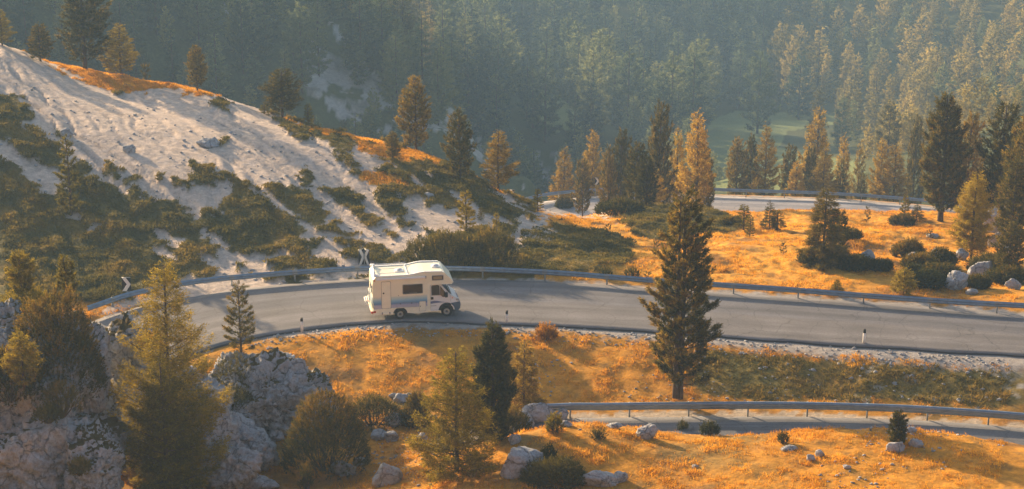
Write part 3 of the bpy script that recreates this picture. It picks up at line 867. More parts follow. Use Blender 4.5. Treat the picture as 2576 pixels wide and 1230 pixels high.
def conifer(kind, H, W, seed, nb, nl, leafL, leafW, z0=.08, trunk_r=None, sway=.15, gap=.0, tuft=None, limbs=True, lop=0.0, tn=.20):
    """returns (wood verts, faces), (leaf verts, faces, tint); H metres tall, W wide"""
    rng = np.random.default_rng(seed)
    tr = trunk_r or H * .016
    zt = np.linspace(0, 1, 14)
    off = np.stack([vn(zt * 2.0 + seed, zt * 0, seed=1), vn(zt * 2.0 + seed, zt * 0 + 5, seed=2)], 1) * sway * zt[:, None] * H * .08
    path = np.concatenate([off, (zt * H * .985)[:, None]], 1); path[0, 2] = -.25
    wood = [tube_mesh(path, tr * (1.12 - zt) ** .8 + .008, 7)]
    zb = z0 + (1 - z0) * (np.arange(nb) + rng.uniform(-.5, .5, nb)) / nb
    zb = np.clip(zb, z0 * .8, .985)
    t = np.clip((zb - z0) / (1 - z0), 0, 1)
    az = np.arange(nb) * 2.39996 + rng.uniform(-.5, .5, nb)
    irr = 1 + .28 * vn(az * .6 + zb * 7, zb * 9.0, seed=seed + 3) + rng.uniform(-.16, .12, nb)
    L = W / 2 * prof(kind, t) * irr
    if lop: L *= 1 + lop * np.cos(az)
    rise = {'larch': .12 + .55 * t, 'pine': .12 + .45 * t, 'narrow': .15 + .6 * t, 'spruce': -.30 + .55 * t, 'cembra': .10 + .6 * t}[kind] + rng.normal(0, .09, nb)
    curve = {'larch': .18, 'pine': .22, 'narrow': .2, 'spruce': .22, 'cembra': .28}[kind]
    L = np.maximum(L, .03 * H * (1 - t * .7))
    A = np.stack([np.cos(az), np.sin(az)], 1)
    bx = np.interp(zb, zt * .985, path[:, 0]); by = np.interp(zb, zt * .985, path[:, 1])

    def bpos(i, s):
        p = np.empty((len(i), 3))
        p[:, 0] = bx[i] + A[i, 0] * L[i] * s; p[:, 1] = by[i] + A[i, 1] * L[i] * s
        p[:, 2] = zb[i] * H + L[i] * (rise[i] * s + curve * s * s - (.1 * s if kind == 'spruce' else 0))
        return p
    if limbs:
        for i in range(nb):
            if L[i] < .12: continue
            s = np.array([0, .35, .7, 1.0]) * .92
            wood.append(tube_mesh(bpos(np.full(4, i), s), np.array([1, .75, .5, .2]) * min(tr * .33, .012 + .014 * L[i]), 3, cap=False))
    # tufts along the limbs
    k = {'larch': 5, 'pine': 12, 'narrow': 8, 'spruce': 6, 'cembra': 14}[kind] if tuft is None else tuft
    nt = max(nl // k, 10)
    area = L ** 1.35; area /= area.sum()
    i = rng.choice(nb, nt, p=area)
    smin = {'larch': .12, 'pine': .22, 'narrow': .25, 'spruce': .15, 'cembra': .3}[kind]
    s = smin + (1 - smin) * rng.uniform(0, 1, nt) ** .75
    P = bpos(i, s)
    lat = rng.uniform(-1, 1, nt) * L[i] * (.36 if kind != 'pine' else .44) * (1.12 - s) ** .7
    side = np.stack([-A[i, 1], A[i, 0]], 1)
    P[:, :2] += side * lat[:, None]
    P[:, 2] += rng.normal(0, (.035 if kind == 'pine' else .022) * W, nt) - (np.abs(lat) * .25 if kind in ('larch', 'spruce') else 0)
    outd = np.concatenate([A[i] + side * (np.sign(lat) * .8 * np.abs(lat) / (L[i] * .34 + 1e-3))[:, None], np.zeros((nt, 1))], 1)
    up = {'larch': .18, 'pine': 1.0, 'narrow': .8, 'spruce': -.05, 'cembra': 1.0}[kind]
    ax = unit(outd + np.array([0, 0, up]) + rng.normal(0, .22, (nt, 3)))
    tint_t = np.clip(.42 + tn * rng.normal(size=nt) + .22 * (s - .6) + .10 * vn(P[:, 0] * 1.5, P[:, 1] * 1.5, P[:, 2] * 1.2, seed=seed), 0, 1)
    rep = np.repeat(np.arange(nt), k)
    n = len(rep)
    tl = leafL * (2.2 if kind in ('larch', 'spruce') else 1.5)
    q = rng.uniform(0, 1, n)
    C = P[rep] + ax[rep] * (q * tl)[:, None] * rng.uniform(.6, 1.1, n)[:, None] + rng.normal(0, leafL * .12, (n, 3))
    spread = {'larch': .85, 'pine': .62, 'narrow': .7, 'spruce': .55, 'cembra': .6}[kind]
    D = unit(ax[rep] + rng.normal(0, spread, (n, 3)))
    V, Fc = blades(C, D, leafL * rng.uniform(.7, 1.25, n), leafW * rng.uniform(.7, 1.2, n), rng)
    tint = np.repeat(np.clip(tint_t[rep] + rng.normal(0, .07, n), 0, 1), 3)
    return join(wood), (V, Fc, tint)


def bush_arrays(rx, ry, h, seed, nshoot, kper, leafL, leafW, upright=1.0, dome=.5):
    """dwarf pine: a dome of upright bottle-brush shoots"""
    rng = np.random.default_rng(seed)
    a = rng.uniform(0, 2 * math.pi, nshoot); r = np.sqrt(rng.uniform(0, 1, nshoot))
    x, y = r * np.cos(a), r * np.sin(a)
    prof_ = np.maximum(1 - r ** 2.4, 0) ** dome
    lay = 1 - .75 * rng.uniform(0, 1, nshoot) ** 2
    lump = 1 + .22 * vn(x * 2.2 + seed, y * 2.2, seed=seed)
    z = h * prof_ * lay * lump * .88
    P = np.stack([x * rx, y * ry, z], 1)
    ax = unit(np.stack([x * .8, y * .8, np.full(nshoot, upright)], 1) + rng.normal(0, .2, (nshoot, 3)))
    sl = rng.uniform(.7, 1.5, nshoot) * leafL * 2.4
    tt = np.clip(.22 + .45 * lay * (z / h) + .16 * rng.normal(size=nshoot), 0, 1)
    rep = np.repeat(np.arange(nshoot), kper); n = len(rep)
    q = rng.uniform(0, 1, n)
    C = P[rep] + ax[rep] * (q * sl[rep])[:, None]
    D = unit(ax[rep] * (.9) + rng.normal(0, .55, (n, 3)))
    V, Fc = blades(C, D, leafL * rng.uniform(.7, 1.2, n) * (1.15 - .4 * q), leafW * rng.uniform(.7, 1.2, n), rng)
    wood = []
    for j in range(14):
        an = rng.uniform(0, 6.28); rr = rng.uniform(.2, .8)
        e = np.array([rx * rr * math.cos(an), ry * rr * math.sin(an), h * .62 * (1 - rr ** 2.4)])
        wood.append(tube_mesh(np.stack([np.array([e[0] * .2, e[1] * .2, -.1]), np.array([e[0] * .7, e[1] * .7, e[2] * .35]), e]), np.array([.04, .03, .012]), 4, cap=False))
    return join(wood), (V, Fc, np.repeat(np.clip(tt[rep] + rng.normal(0, .07, n), 0, 1), 3))


def plant(name, arrays, loc, label, cat, leafm, group=None, rz=0.0, leafname="crown", woodname="trunk", scale=None):
    (wv, wf), (lv, lf, tint) = arrays
    root = empty(name, loc, rz, label, cat, group)
    if scale: root.scale = scale
    build_mesh(woodname, wv, wf, [M['bark']], root, smooth_shade=True)
    build_mesh(leafname, lv, lf, [M[leafm]], root, tint=tint)
    return root


PROTO = {}


def proto_arrays(key):
    if key not in PROTO:
        kind, v = key.split('_')[0], int(key.split('_')[1])
        P = dict(larch=('larch', 8, 4.0, 70, 14000, .20, .06), pine=('pine', 8, 3.3, 110, 17000, .20, .07), spruce=('spruce', 7, 3.3, 66, 11000, .20, .055),
                 narrow=('narrow', 5, 1.5, 44, 5200, .16, .05), sapling=('pine', 1.5, .9, 14, 900, .14, .035))[kind]
        k, H, W, nb, nl, ll, lw = P
        PROTO[key] = (conifer(k, H, W, 100 + v * 7 + len(kind), nb, nl, ll, lw, z0=.10 if kind != 'pine' else .07 + .03 * v, lop=.12 * (v % 2)), H, W)
    return PROTO[key]


FIRST = {}
LEAFM = dict(cembra='pine', larch='larch', pine='pine', spruce='spruce', narrow='larch', sapling='pine')
NAMES = dict(cembra='stone_pine_tree', larch='larch_tree', pine='stone_pine_tree', spruce='spruce_tree', narrow='young_conifer', sapling='pine_sapling')


def tree(key, px, ytop, ybase, label, Y=None, width=None, rz=None, group=None, cat="tree", leafm=None, sink=.05):
    """a copy of a prototype stood at the ground seen at (px, ybase) and as tall as the photo shows"""
    kind = key.split('_')[0]
    arr, H, W = proto_arrays(key)
    p = drop(px, ybase) if Y is None else ground_at(px, Y)
    sc = scale_at(p)
    cx, cy = project(p[0], p[1], p[2])
    h = (cy - ytop) / sc / .945
    s = h / H
    w = s if width is None else width / sc / W * 1.12
    fk = key + (leafm or '')
    if fk in FIRST:
        r = copy_tree(FIRST[fk])
    else:
        r = plant(NAMES[kind], arr, p, label, cat, leafm or LEAFM[kind])
        FIRST[fk] = r
    r.location = (p[0], p[1], p[2] - sink)
    r.rotation_euler = (0, 0, rz if rz is not None else (px * 1.7) % 6.28)
    r.scale = (w, w, s)
    r["label"] = label; r["category"] = cat
    if group: r["group"] = group
    elif "group" in r: del r["group"]
    return r


def near_tree(kind, px, ytop, ybase, wpx, label, Y=None, seed=1, nb=90, nl=30000, leafL=.15, leafW=.03, leafm=None, z0=.06, group=None, **kw):
    p = drop(px, ybase) if Y is None else (np.array([at_y(px, ybase, Y)[0], Y, at_y(px, ybase, Y)[2]]))
    sc = scale_at(p); cx, cy = project(*p)
    H = (cy - ytop) / sc / .93
    arr = conifer(kind, H, wpx / sc, seed, nb, nl, leafL, leafW, z0=z0, **kw)
    return plant(NAMES[kind if kind != 'narrow' else 'narrow'], arr, p - np.array([0, 0, .05]), label, "tree", leafm or LEAFM[kind], group)


def bush(px, ytop, ybase, wpx, label, Y=None, seed=1, nshoot=900, kper=14, leafL=.13, leafW=.035, name="dwarf_pine_bush", leafm='mugo', upright=1.0, dome=.5, depth=.8, z=None, group=None, cat="shrub", lift=0.0):
    if Y is None: p = drop(px, ybase)
    else:
        p = at_y(px, ybase, Y)
    sc = scale_at(p); cx, cy = project(*p)
    rx = wpx / sc / 2; ry = rx * depth
    h = max((cy - ytop) / sc / .93 - ry * .0, .2)
    arr = bush_arrays(rx, ry, h, seed, nshoot, kper, leafL, leafW, upright, dome)
    return plant(name, arr, (p[0], p[1] + ry * .4, p[2] - .08), label, cat, leafm, group, leafname="foliage", woodname="stems")


# ------------------------------------------------------------------ rocks
def rock_mat(name, base, dark, moss=.0, warm=(.36, .355, .37)):
    m = bpy.data.materials.new(name); m.use_nodes = True
    nt = m.node_tree; L = nt.links; b = nt.nodes["Principled BSDF"]
    b.inputs["Roughness"].default_value = .92; b.inputs["Specular IOR Level"].default_value = .15
    tc = nt.nodes.new("ShaderNodeNewGeometry")
    n1 = nt.nodes.new("ShaderNodeTexNoise"); n1.inputs["Scale"].default_value = 1.1; n1.inputs["Detail"].default_value = 8; n1.inputs["Roughness"].default_value = .62
    n2 = nt.nodes.new("ShaderNodeTexNoise"); n2.inputs["Scale"].default_value = 6; n2.inputs["Detail"].default_value = 7; n2.inputs["Roughness"].default_value = .7
    vo = nt.nodes.new("ShaderNodeTexVoronoi"); vo.feature = 'DISTANCE_TO_EDGE'; vo.inputs["Scale"].default_value = .8
    for n in (n1, n2): L.new(tc.outputs["Position"], n.inputs["Vector"])
    wv = nt.nodes.new("ShaderNodeVectorMath"); wv.operation = 'ADD'
    ws = nt.nodes.new("ShaderNodeVectorMath"); ws.operation = 'SCALE'; ws.inputs["Scale"].default_value = .9
    L.new(n1.outputs["Color"], ws.inputs[0]); L.new(tc.outputs["Position"], wv.inputs[0]); L.new(ws.outputs[0], wv.inputs[1]); L.new(wv.outputs[0], vo.inputs["Vector"])
    cr = nt.nodes.new("ShaderNodeValToRGB"); e = cr.color_ramp.elements
    e[0].position = .30; e[0].color = (*dark, 1); e[1].position = .62; e[1].color = (*base, 1)
    k = e.new(.46); k.color = (*warm, 1)
    L.new(n2.outputs[0], cr.inputs[0])
    ck = nt.nodes.new("ShaderNodeMapRange"); ck.inputs[1].default_value = 0; ck.inputs[2].default_value = .035; ck.inputs[3].default_value = .55; ck.inputs[4].default_value = 1
    L.new(vo.outputs["Distance"], ck.inputs[0])
    sc = nt.nodes.new("ShaderNodeVectorMath"); sc.operation = 'SCALE'; L.new(cr.outputs[0], sc.inputs[0]); L.new(ck.outputs[0], sc.inputs["Scale"])
    col = sc.outputs[0]
    if moss:
        sep = nt.nodes.new("ShaderNodeSeparateXYZ"); L.new(tc.outputs["Normal"], sep.inputs[0])
        a = nt.nodes.new("ShaderNodeMath"); a.operation = 'MULTIPLY_ADD'; a.inputs[1].default_value = .55; L.new(sep.outputs[2], a.inputs[0]); n3 = nt.nodes.new('ShaderNodeTexNoise'); n3.inputs['Scale'].default_value = .45; n3.inputs['Detail'].default_value = 6; L.new(tc.outputs['Position'], n3.inputs['Vector']); L.new(n3.outputs[0], a.inputs[2])
        mr = nt.nodes.new("ShaderNodeMapRange"); mr.inputs[1].default_value = 1.06 - moss; mr.inputs[2].default_value = 1.12 - moss
        L.new(a.outputs[0], mr.inputs[0])
        mc = nt.nodes.new("ShaderNodeMix"); mc.data_type = 'RGBA'; mc.inputs[7].default_value = (.11, .08, .028, 1)
        L.new(mr.outputs[0], mc.inputs[0]); L.new(col, mc.inputs[6]); col = mc.outputs[2]
    L.new(col, b.inputs["Base Color"])
    bp = nt.nodes.new("ShaderNodeBump"); bp.inputs["Strength"].default_value = .9; bp.inputs["Distance"].default_value = .12
    ad = nt.nodes.new("ShaderNodeMath"); ad.operation = 'ADD'; L.new(n2.outputs[0], ad.inputs[0]); L.new(ck.outputs[0], ad.inputs[1])
    L.new(ad.outputs[0], bp.inputs["Height"]); L.new(bp.outputs[0], b.inputs["Normal"])
    return m


M['rock'] = rock_mat('limestone', (.45, .48, .54), (.20, .215, .24))
M['crag'] = rock_mat('limestone_mossy', (.46, .49, .55), (.21, .225, .25), moss=.12)


def ico(sub):
    bm = bmesh.new(); bmesh.ops.create_icosphere(bm, subdivisions=sub, radius=1.0)
    v = np.array([x.co[:] for x in bm.verts]); f = np.array([[y.index for y in x.verts] for x in bm.faces]); bm.free()
    return v, f


ICO = {}


def rock_arrays(r, seed, sub=4, cuts=14, rough=.10, rot=0.0):
    if sub not in ICO: ICO[sub] = ico(sub)
    d, f = ICO[sub]
    rng = np.random.default_rng(seed)
    Nn = unit(rng.normal(size=(cuts, 3))); Hh = rng.uniform(.62, .98, cuts)
    q = np.full(len(d), 1.12)
    for n_, h_ in zip(Nn, Hh):
        c = d @ n_
        q = np.minimum(q, np.where(c > .05, h_ / np.maximum(c, .05), 9))
    s = seed * 3.17
    q = q * (1 + rough * 1.1 * fbm(d[:, 0] * 1.8 + s, d[:, 1] * 1.8, d[:, 2] * 1.8 + s, octaves=3, seed=seed) + rough * .9 * (.5 - np.abs(fbm(d[:, 0] * 5 + s, d[:, 1] * 5, d[:, 2] * 5, octaves=3, seed=seed + 5)) * 2))
    v = d * q[:, None] * np.asarray(r)[None, :]
    c, s_ = math.cos(rot), math.sin(rot)
    v = np.stack([v[:, 0] * c - v[:, 1] * s_, v[:, 0] * s_ + v[:, 1] * c, v[:, 2]], 1)
    return v, f


def boulder(px, py, wpx, hpx, label, seed, Y=None, depth=.8, sink=.25, name="boulder", m='rock', cuts=12, group=None, rough=.10):
    """px, py: middle of the foot as seen"""
    p = drop(px, py) if Y is None else at_y(px, py, Y)
    sc = scale_at(p)
    rx = wpx / sc / 2; rz = hpx / sc / .93 / 2 / (1 - sink * .5)
    v, f = rock_arrays((rx * 1.08, rx * depth, rz * 1.08), seed, 4 if wpx > 30 else 3, cuts, rough)
    v[:, 2] += rz * (1 - sink)
    o = build_mesh(name, v, f, [M[m]], smooth_shade=False)
    o.location = (p[0], p[1] + rx * depth * .5, p[2])
    return tag(o, label, "rock", group)


def crag(lumps, label, m='crag', name="rock_outcrop", sub=5, rough=.13):
    parts = []
    p0 = at_y(*lumps[0][:3])
    for i, (px, py, Y, w, h, dd, cuts, seed) in enumerate(lumps):
        p = at_y(px, py, Y); sc = scale_at(p)
        v, f = rock_arrays((w / sc / 2, dd, h / sc / 2 / .93), seed, sub, cuts, rough)
        v = v + (p - p0)
        dn = fbm(v[:, 0] * .9 + p0[0], v[:, 1] * .9, v[:, 2] * .9, octaves=4, seed=7)
        rd = np.abs(fbm(v[:, 0] * 1.7 + 3, v[:, 1] * 1.7, v[:, 2] * 1.1, octaves=4, seed=8))
        c = p - p0
        v = v + unit(v - c) * (.28 * dn - .55 * np.clip(.16 - rd, 0, 1) * 2)[:, None]
        led = fbm(v[:, 0] * .8 + v[:, 2] * .5, v[:, 1] * .8, v[:, 2] * 1.3, octaves=2, seed=61) * 4
        led2 = fbm(v[:, 0] * 2.2 - v[:, 2], v[:, 1] * 2.2, v[:, 2] * 2.6, octaves=2, seed=62) * 3
        v = v + unit(v - c) * (.16 * (np.floor(led) - led) + .10 * (np.floor(led2) - led2))[:, None]
        parts.append((v, f))
    v, f = join(parts)
    o = build_mesh(name, v, f[0] if len(f) == 1 else f, [M[m]], smooth_shade=False)
    o.location = tuple(p0)
    return tag(o, label, "rock")
# ------------------------------------------------------------------ crags and boulders
crag([(120, 1150, 88, 470, 330, 3.6, 16, 3), (60, 960, 90, 330, 250, 3.0, 14, 5), (215, 960, 91, 120, 300, 2.2, 12, 9), (30, 830, 92, 180, 150, 2.2, 12, 12), (230, 1180, 87, 230, 230, 2.5, 12, 15), (150, 850, 92, 200, 160, 2.2, 12, 18), (-80, 1050, 89, 300, 500, 3, 12, 19)],
     "large pale limestone crag in the lower left corner topped by a dark dwarf pine", sub=6)
crag([(312, 884, 97, 130, 190, 1.6, 9, 22), (350, 975, 97, 180, 250, 2.0, 11, 24), (290, 1080, 95, 110, 260, 1.8, 12, 25), (385, 1050, 96, 170, 260, 2.4, 14, 26), (470, 1010, 98, 200, 200, 2.4, 13, 29), (500, 1140, 95, 260, 230, 2.6, 12, 32), (355, 880, 99, 110, 110, 1.6, 12, 35), (340, 1130, 94, 130, 240, 2.2, 12, 36)],
     "tall split limestone pinnacle beside the road, left of the big larch", sub=5)
crag([(660, 1010, 102.5, 330, 230, 3.4, 18, 42), (760, 1000, 103.5, 170, 150, 2.2, 12, 44), (600, 960, 103, 190, 150, 2.6, 14, 46), (560, 1060, 100, 220, 190, 2.6, 13, 48), (690, 930, 104.5, 180, 90, 2.0, 14, 49), (800, 1005, 104, 80, 100, 1.6, 10, 50)],
     "broad rounded limestone outcrop with brown turf on top, right of the big larch", sub=6, rough=.15)
crag([(600, 1110, 97, 170, 120, 1.7, 12, 55), (655, 1140, 96.5, 120, 90, 1.3, 11, 57), (590, 1180, 93, 170, 110, 1.6, 12, 59), (540, 1090, 98, 130, 140, 1.6, 12, 60)],
     "broken grey rock ledges below the rounded outcrop, right of the big larch", sub=5, m='rock')
B = [
    (690, 1110, 42, 22, "grey slab at the foot of the ledges, nearest the round dwarf pine"), (650, 1128, 50, 26, "flat grey block stacked below the broken ledges"), (705, 1080, 40, 26, "pale rock at the lower right foot of the outcrop"),
    (676, 1150, 34, 22, "small wedge of rock in the gully beside the dwarf pine"), (630, 1160, 60, 28, "long low slab in the gully right of the big larch"), (715, 1098, 30, 18, "little pale stone between the outcrop and the dwarf pine"),
    (640, 1235, 130, 24, "flat layered slab at the bottom edge left of centre"),
    (972, 1218, 72, 46, "rounded grey boulder on orange turf at the bottom left of the olive larch"), (862, 1198, 60, 30, "long grey boulder below the round dwarf pine"), (905, 1172, 34, 18, "small grey stone right of the long boulder"),
    (1312, 1200, 118, 56, "largest grey boulder near the bottom, half behind the creeping bush"), (1400, 1190, 60, 20, "thin grey slab poking out right of the creeping bush"), (1350, 1062, 80, 40, "big grey boulder below the pale end of the lower guardrail"),
    (1320, 1080, 56, 34, "cracked boulder leaning left of the guardrail end"), (1412, 1062, 40, 26, "smaller grey boulder right of the guardrail end"), (1424, 1074, 30, 12, "low pale stone in front of the smaller boulder by the guardrail end"),
    (1293, 1118, 36, 20, "pale stone right of the dark pine foot"), (1628, 1106, 56, 30, "whitish boulder on the crest in front of the lower road"), (1510, 1225, 96, 30, "broken pale boulder at the bottom edge right of centre"), (1560, 1212, 40, 20, "pale rock next to the broken boulder at the bottom edge"),
    (1060, 1118, 30, 26, "upright pale stone left of the olive larch"), (985, 1112, 40, 20, "grey stone below the low bush, right one of the pair"), (950, 1108, 46, 20, "grey stone below the low bush, left one of the pair"), (1078, 1128, 24, 8, "little flat stone beside the upright pale stone"),
    (992, 1075, 44, 26, "grey rock under the right end of the twiggy bush"), (2252, 1136, 46, 20, "whitish stone left below the little lone pine near the lower road"), (2306, 1126, 34, 16, "whitish stone right below the little lone pine near the lower road"),
    (2292, 1090, 28, 14, "stone at the road edge right of the little lone pine"), (2062, 1152, 24, 16, "paler of two small stones on the orange crest"), (2040, 1160, 26, 14, "greyer of two small stones on the orange crest"), (1985, 1134, 42, 8, "flat sliver of stone lying in the turf left of the two small stones"),
    (1008, 1012, 44, 16, "white stone heap left part on the meadow edge"), (1030, 1008, 30, 14, "white stone of the heap at the meadow edge beside the dark pine bush"), (990, 1006, 24, 12, "white stone at the left end of the heap on the meadow edge"),
    (2408, 730, 56, 42, "pointed pale boulder beyond the guardrail on the right field"), (2472, 700, 66, 40, "leaning grey boulder behind the pointed one"), (2180, 668, 44, 32, "grey boulder right of the dark spruce on the field"), (2350, 668, 44, 34, "mossy boulder behind the rounded shrubs"),
    (2512, 588, 64, 62, "big rounded bluish boulder under the right-hand pines"), (2510, 625, 44, 34, "brownish boulder below the big rounded one"), (2530, 650, 18, 30, "narrow upright stone by the brownish boulder"), (2490, 690, 30, 16, "small grey stone behind the leaning boulder"),
    (2530, 700, 30, 12, "low stone at the right edge of the field"), (2345, 600, 40, 8, "thin white rock strip on the sunlit slope"), (1078, 500, 26, 12, "pale rock sticking out of the hillside under the crest pines"), 
    (520, 370, 60, 20, "grey knob of rock bulging from the pale slope"), (165, 345, 36, 18, "grey knob high on the pale slope at the left"), (325, 385, 36, 18, "faint grey knob on the pale slope above the scrub"), (1330, 1010, 24, 8, "small white stone in the meadow behind the slender spruce"),
    (1545, 1078, 40, 10, "flat pale stone at the near edge of the lower road"), (2130, 1180, 22, 8, "small stone low on the orange slope in front"), (1750, 1180, 20, 8, "small stone sunk in the turf right of the broken boulder"), (1090, 1055, 20, 10, "small pale stone left of the olive larch trunk"),
    (2446, 742, 30, 12, "low grey stone between the guardrail and the small rounded shrub"), (2548, 728, 40, 20, "grey stone by the guardrail at the right edge"), (2300, 662, 34, 22, "rock wedged between two rounded shrubs"), (2420, 655, 36, 24, "rough grey rock right of the mossy boulder"), (2540, 610, 40, 36, "angular rock under the pine cut by the right edge"), (2455, 575, 30, 20, "grey rock behind the olive larch on the slope"),
]
for i, (px, py, w, h, lab) in enumerate(B):
    boulder(px, py, w * .9, h, lab, 200 + i * 7, depth=.75, cuts=8 + i % 6, sink=.46, rough=.17)

# ------------------------------------------------------------------ shrubs
for i, (px, yt, yb, w, Y, lab) in enumerate([(600, 905, 965, 110, 101.5, "brown turf patch on the left shoulder of the rounded outcrop"), (668, 925, 960, 90, 101.8, "brown turf strip across the middle of the rounded outcrop"), (745, 940, 970, 70, 102, "brown turf patch on the right shoulder of the rounded outcrop"),
                                             (590, 990, 1020, 80, 99.5, "turf patch low on the left of the rounded outcrop"), (120, 1030, 1060, 60, 85.2, "mossy tuft left of the hanging turf on the left crag"), (200, 1165, 1190, 40, 84, "small moss tuft low on the left crag face"), (380, 850, 875, 50, 95.5, "orange grass tuft on the pinnacle shoulder")]):
    bush(px, yt, yb, w, lab, Y=Y, seed=300 + i, nshoot=400, kper=10, leafL=.12, leafW=.035, name="turf_patch", leafm='cover' if i != 6 else 'grass', upright=1.0, dome=.5, depth=1.1, cat="turf")
bush(140, 735, 1000, 230, "huge dark dwarf pine spreading over the left crag", Y=88.5, seed=5, nshoot=2600, kper=16, leafL=.15, leafW=.04, depth=.7, dome=.6)
bush(20, 880, 1010, 180, "dark dwarf pine at the left edge below the huge one", Y=87, seed=6, nshoot=1500, kper=16, leafL=.15, leafW=.04, depth=.6)
bush(60, 735, 800, 150, "low orange-tipped growth along the top of the left crag", Y=92, seed=7, nshoot=900, kper=12, leafL=.12, leafW=.035, leafm='larch')
bush(155, 960, 1045, 90, "small tuft of dark turf hanging on the left crag face", Y=86, seed=8, nshoot=450, kper=12, leafL=.1, leafW=.03, leafm='cover')
bush(818, 1010, 1195, 210, "large round dwarf pine left of the olive larch", seed=11, nshoot=2600, kper=16, leafL=.14, leafW=.035, depth=.8, dome=.55)
bush(770, 1160, 1235, 30, "tiny young pine at the bottom below the round dwarf pine", seed=12, nshoot=90, kper=14, upright=2)
bush(940, 1000, 1075, 140, "twiggy brown-green bush behind the round dwarf pine", seed=13, nshoot=1200, kper=12, leafL=.12, leafW=.03, depth=.7)
bush(1045, 985, 1075, 66, "small dark pointed pine bush on the meadow edge", seed=14, nshoot=900, kper=16, leafL=.14, leafW=.035, dome=1.0, upright=1.6)
bush(1290, 1040, 1090, 80, "bronze pine growth at the foot of the dark pine", seed=15, nshoot=700, kper=14)
bush(1395, 1165, 1225, 150, "creeping green bush over the largest boulder at the bottom", seed=16, nshoot=1400, kper=14, upright=.5, leafm='cover', leafL=.13, depth=.7)
bush(1395, 1050, 1090, 32, "small orange-green bush in front of the guardrail end boulders", seed=17, nshoot=200, kper=12, leafm='larch')
bush(1505, 1085, 1108, 26, "little sparse bush on the crest in front of the lower road", seed=18, nshoot=90, kper=10)
bush(1380, 1130, 1160, 34, "small dark pine tuft on the orange slope above the creeping bush", seed=19, nshoot=160, kper=12, upright=2)
bush(1718, 1068, 1088, 22, "leftmost tiny pine on the crest beside the lower road", seed=20, nshoot=70, kper=12, upright=2)
bush(1786, 1070, 1097, 38, "round little pine on the crest beside the lower road", seed=21, nshoot=200, kper=12, upright=1.4)
bush(1970, 1096, 1116, 22, "tiny dark pine on the crest midway along the lower road", seed=22, nshoot=70, kper=12, upright=2)
bush(1120, 600, 680, 200, "tall bronze dwarf pine thicket behind the guardrail, left part", seed=23, nshoot=1100, kper=14, leafL=.2, leafW=.045, depth=.6, upright=1.8, dome=.35, leafm='pine')
bush(1225, 590, 672, 150, "tall bronze dwarf pine thicket behind the guardrail, right part", seed=24, nshoot=800, kper=14, leafL=.2, leafW=.045, depth=.6, upright=1.8, dome=.35, leafm='pine')
bush(1375, 825, 855, 40, "dry orange bush on the road verge right of the middle white post", seed=25, nshoot=260, kper=12, leafm='grass', leafL=.16)
bush(1525, 680, 700, 26, "small dark pine just beyond the guardrail, left of two", seed=26, nshoot=120, kper=10, upright=1.6)
bush(1590, 678, 700, 30, "small dark pine just beyond the guardrail, right of two", seed=27, nshoot=120, kper=10, upright=1.6)
for i, (px, yt, yb, w, lab) in enumerate([
        (2285, 605, 650, 66, "tall dark rounded shrub at the upper left of the shrub cluster"), (2315, 640, 682, 76, "rounded shrub in the middle of the cluster"), (2370, 630, 668, 60, "rounded dark shrub below the mossy boulder"),
        (2362, 668, 708, 96, "wide shrub with a golden rim above the pointed boulder"), (2330, 688, 722, 88, "lowest wide rounded shrub left of the pointed boulder"), (2460, 700, 726, 50, "small rounded shrub right of the pointed boulder"),
        (2150, 645, 680, 80, "low dark shrub left of the field boulder"), (2215, 660, 682, 44, "low dark shrub right of the field boulder"), (2500, 640, 690, 110, "brown leafless bush beneath the right-hand trees"), (2540, 680, 715, 100, "dark green low bush at the right edge"),
        (2130, 580, 602, 60, "flat brown shrub on the hump behind the dark spruce"), (2270, 545, 568, 50, "dark cushion shrub on the crest of the hump"), (2070, 630, 668, 100, "dark skirt of scrub under the spruce on the field"),
        (1840, 552, 572, 36, "small dark shrub in the dip left of the hump"), (1560, 508, 540, 110, "dark scrub under the knoll trees"), (1420, 492, 528, 36, "small dark bush on the crest by the far road"), (2300, 668, 700, 30, "upright little bush left of the cluster"),
        (120, 235, 262, 1, None)]):
    if lab:
        bush(px, yt + (yb - yt) * .22, yb, w * 1.05, lab, seed=40 + i, nshoot=int(500 + w * 9), kper=12, leafL=.16, leafW=.05, leafm='mugo' if i != 8 else 'cover', upright=.9, dome=.5, depth=.7, name="rounded_shrub")

# ------------------------------------------------------------------ nearest trees, each grown on its own
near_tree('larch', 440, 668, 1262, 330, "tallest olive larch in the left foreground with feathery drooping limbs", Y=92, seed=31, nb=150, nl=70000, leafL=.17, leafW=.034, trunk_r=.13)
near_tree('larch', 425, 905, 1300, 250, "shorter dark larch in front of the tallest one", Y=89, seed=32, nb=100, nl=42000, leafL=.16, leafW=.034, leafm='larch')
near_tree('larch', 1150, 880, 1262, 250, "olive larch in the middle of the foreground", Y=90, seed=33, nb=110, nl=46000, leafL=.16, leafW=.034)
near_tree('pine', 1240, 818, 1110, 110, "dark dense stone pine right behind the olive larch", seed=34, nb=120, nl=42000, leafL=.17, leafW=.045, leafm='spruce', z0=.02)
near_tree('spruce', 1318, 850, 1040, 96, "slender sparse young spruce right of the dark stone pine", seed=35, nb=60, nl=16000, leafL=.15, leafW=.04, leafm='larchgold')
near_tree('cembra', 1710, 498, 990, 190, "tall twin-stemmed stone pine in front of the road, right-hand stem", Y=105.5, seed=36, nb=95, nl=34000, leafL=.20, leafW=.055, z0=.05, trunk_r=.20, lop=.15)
near_tree('cembra', 1699, 512, 988, 180, "tall twin-stemmed stone pine in front of the road, left-hand stem", Y=105.2, seed=37, nb=70, nl=22000, leafL=.20, leafW=.055, z0=.07, trunk_r=.16)
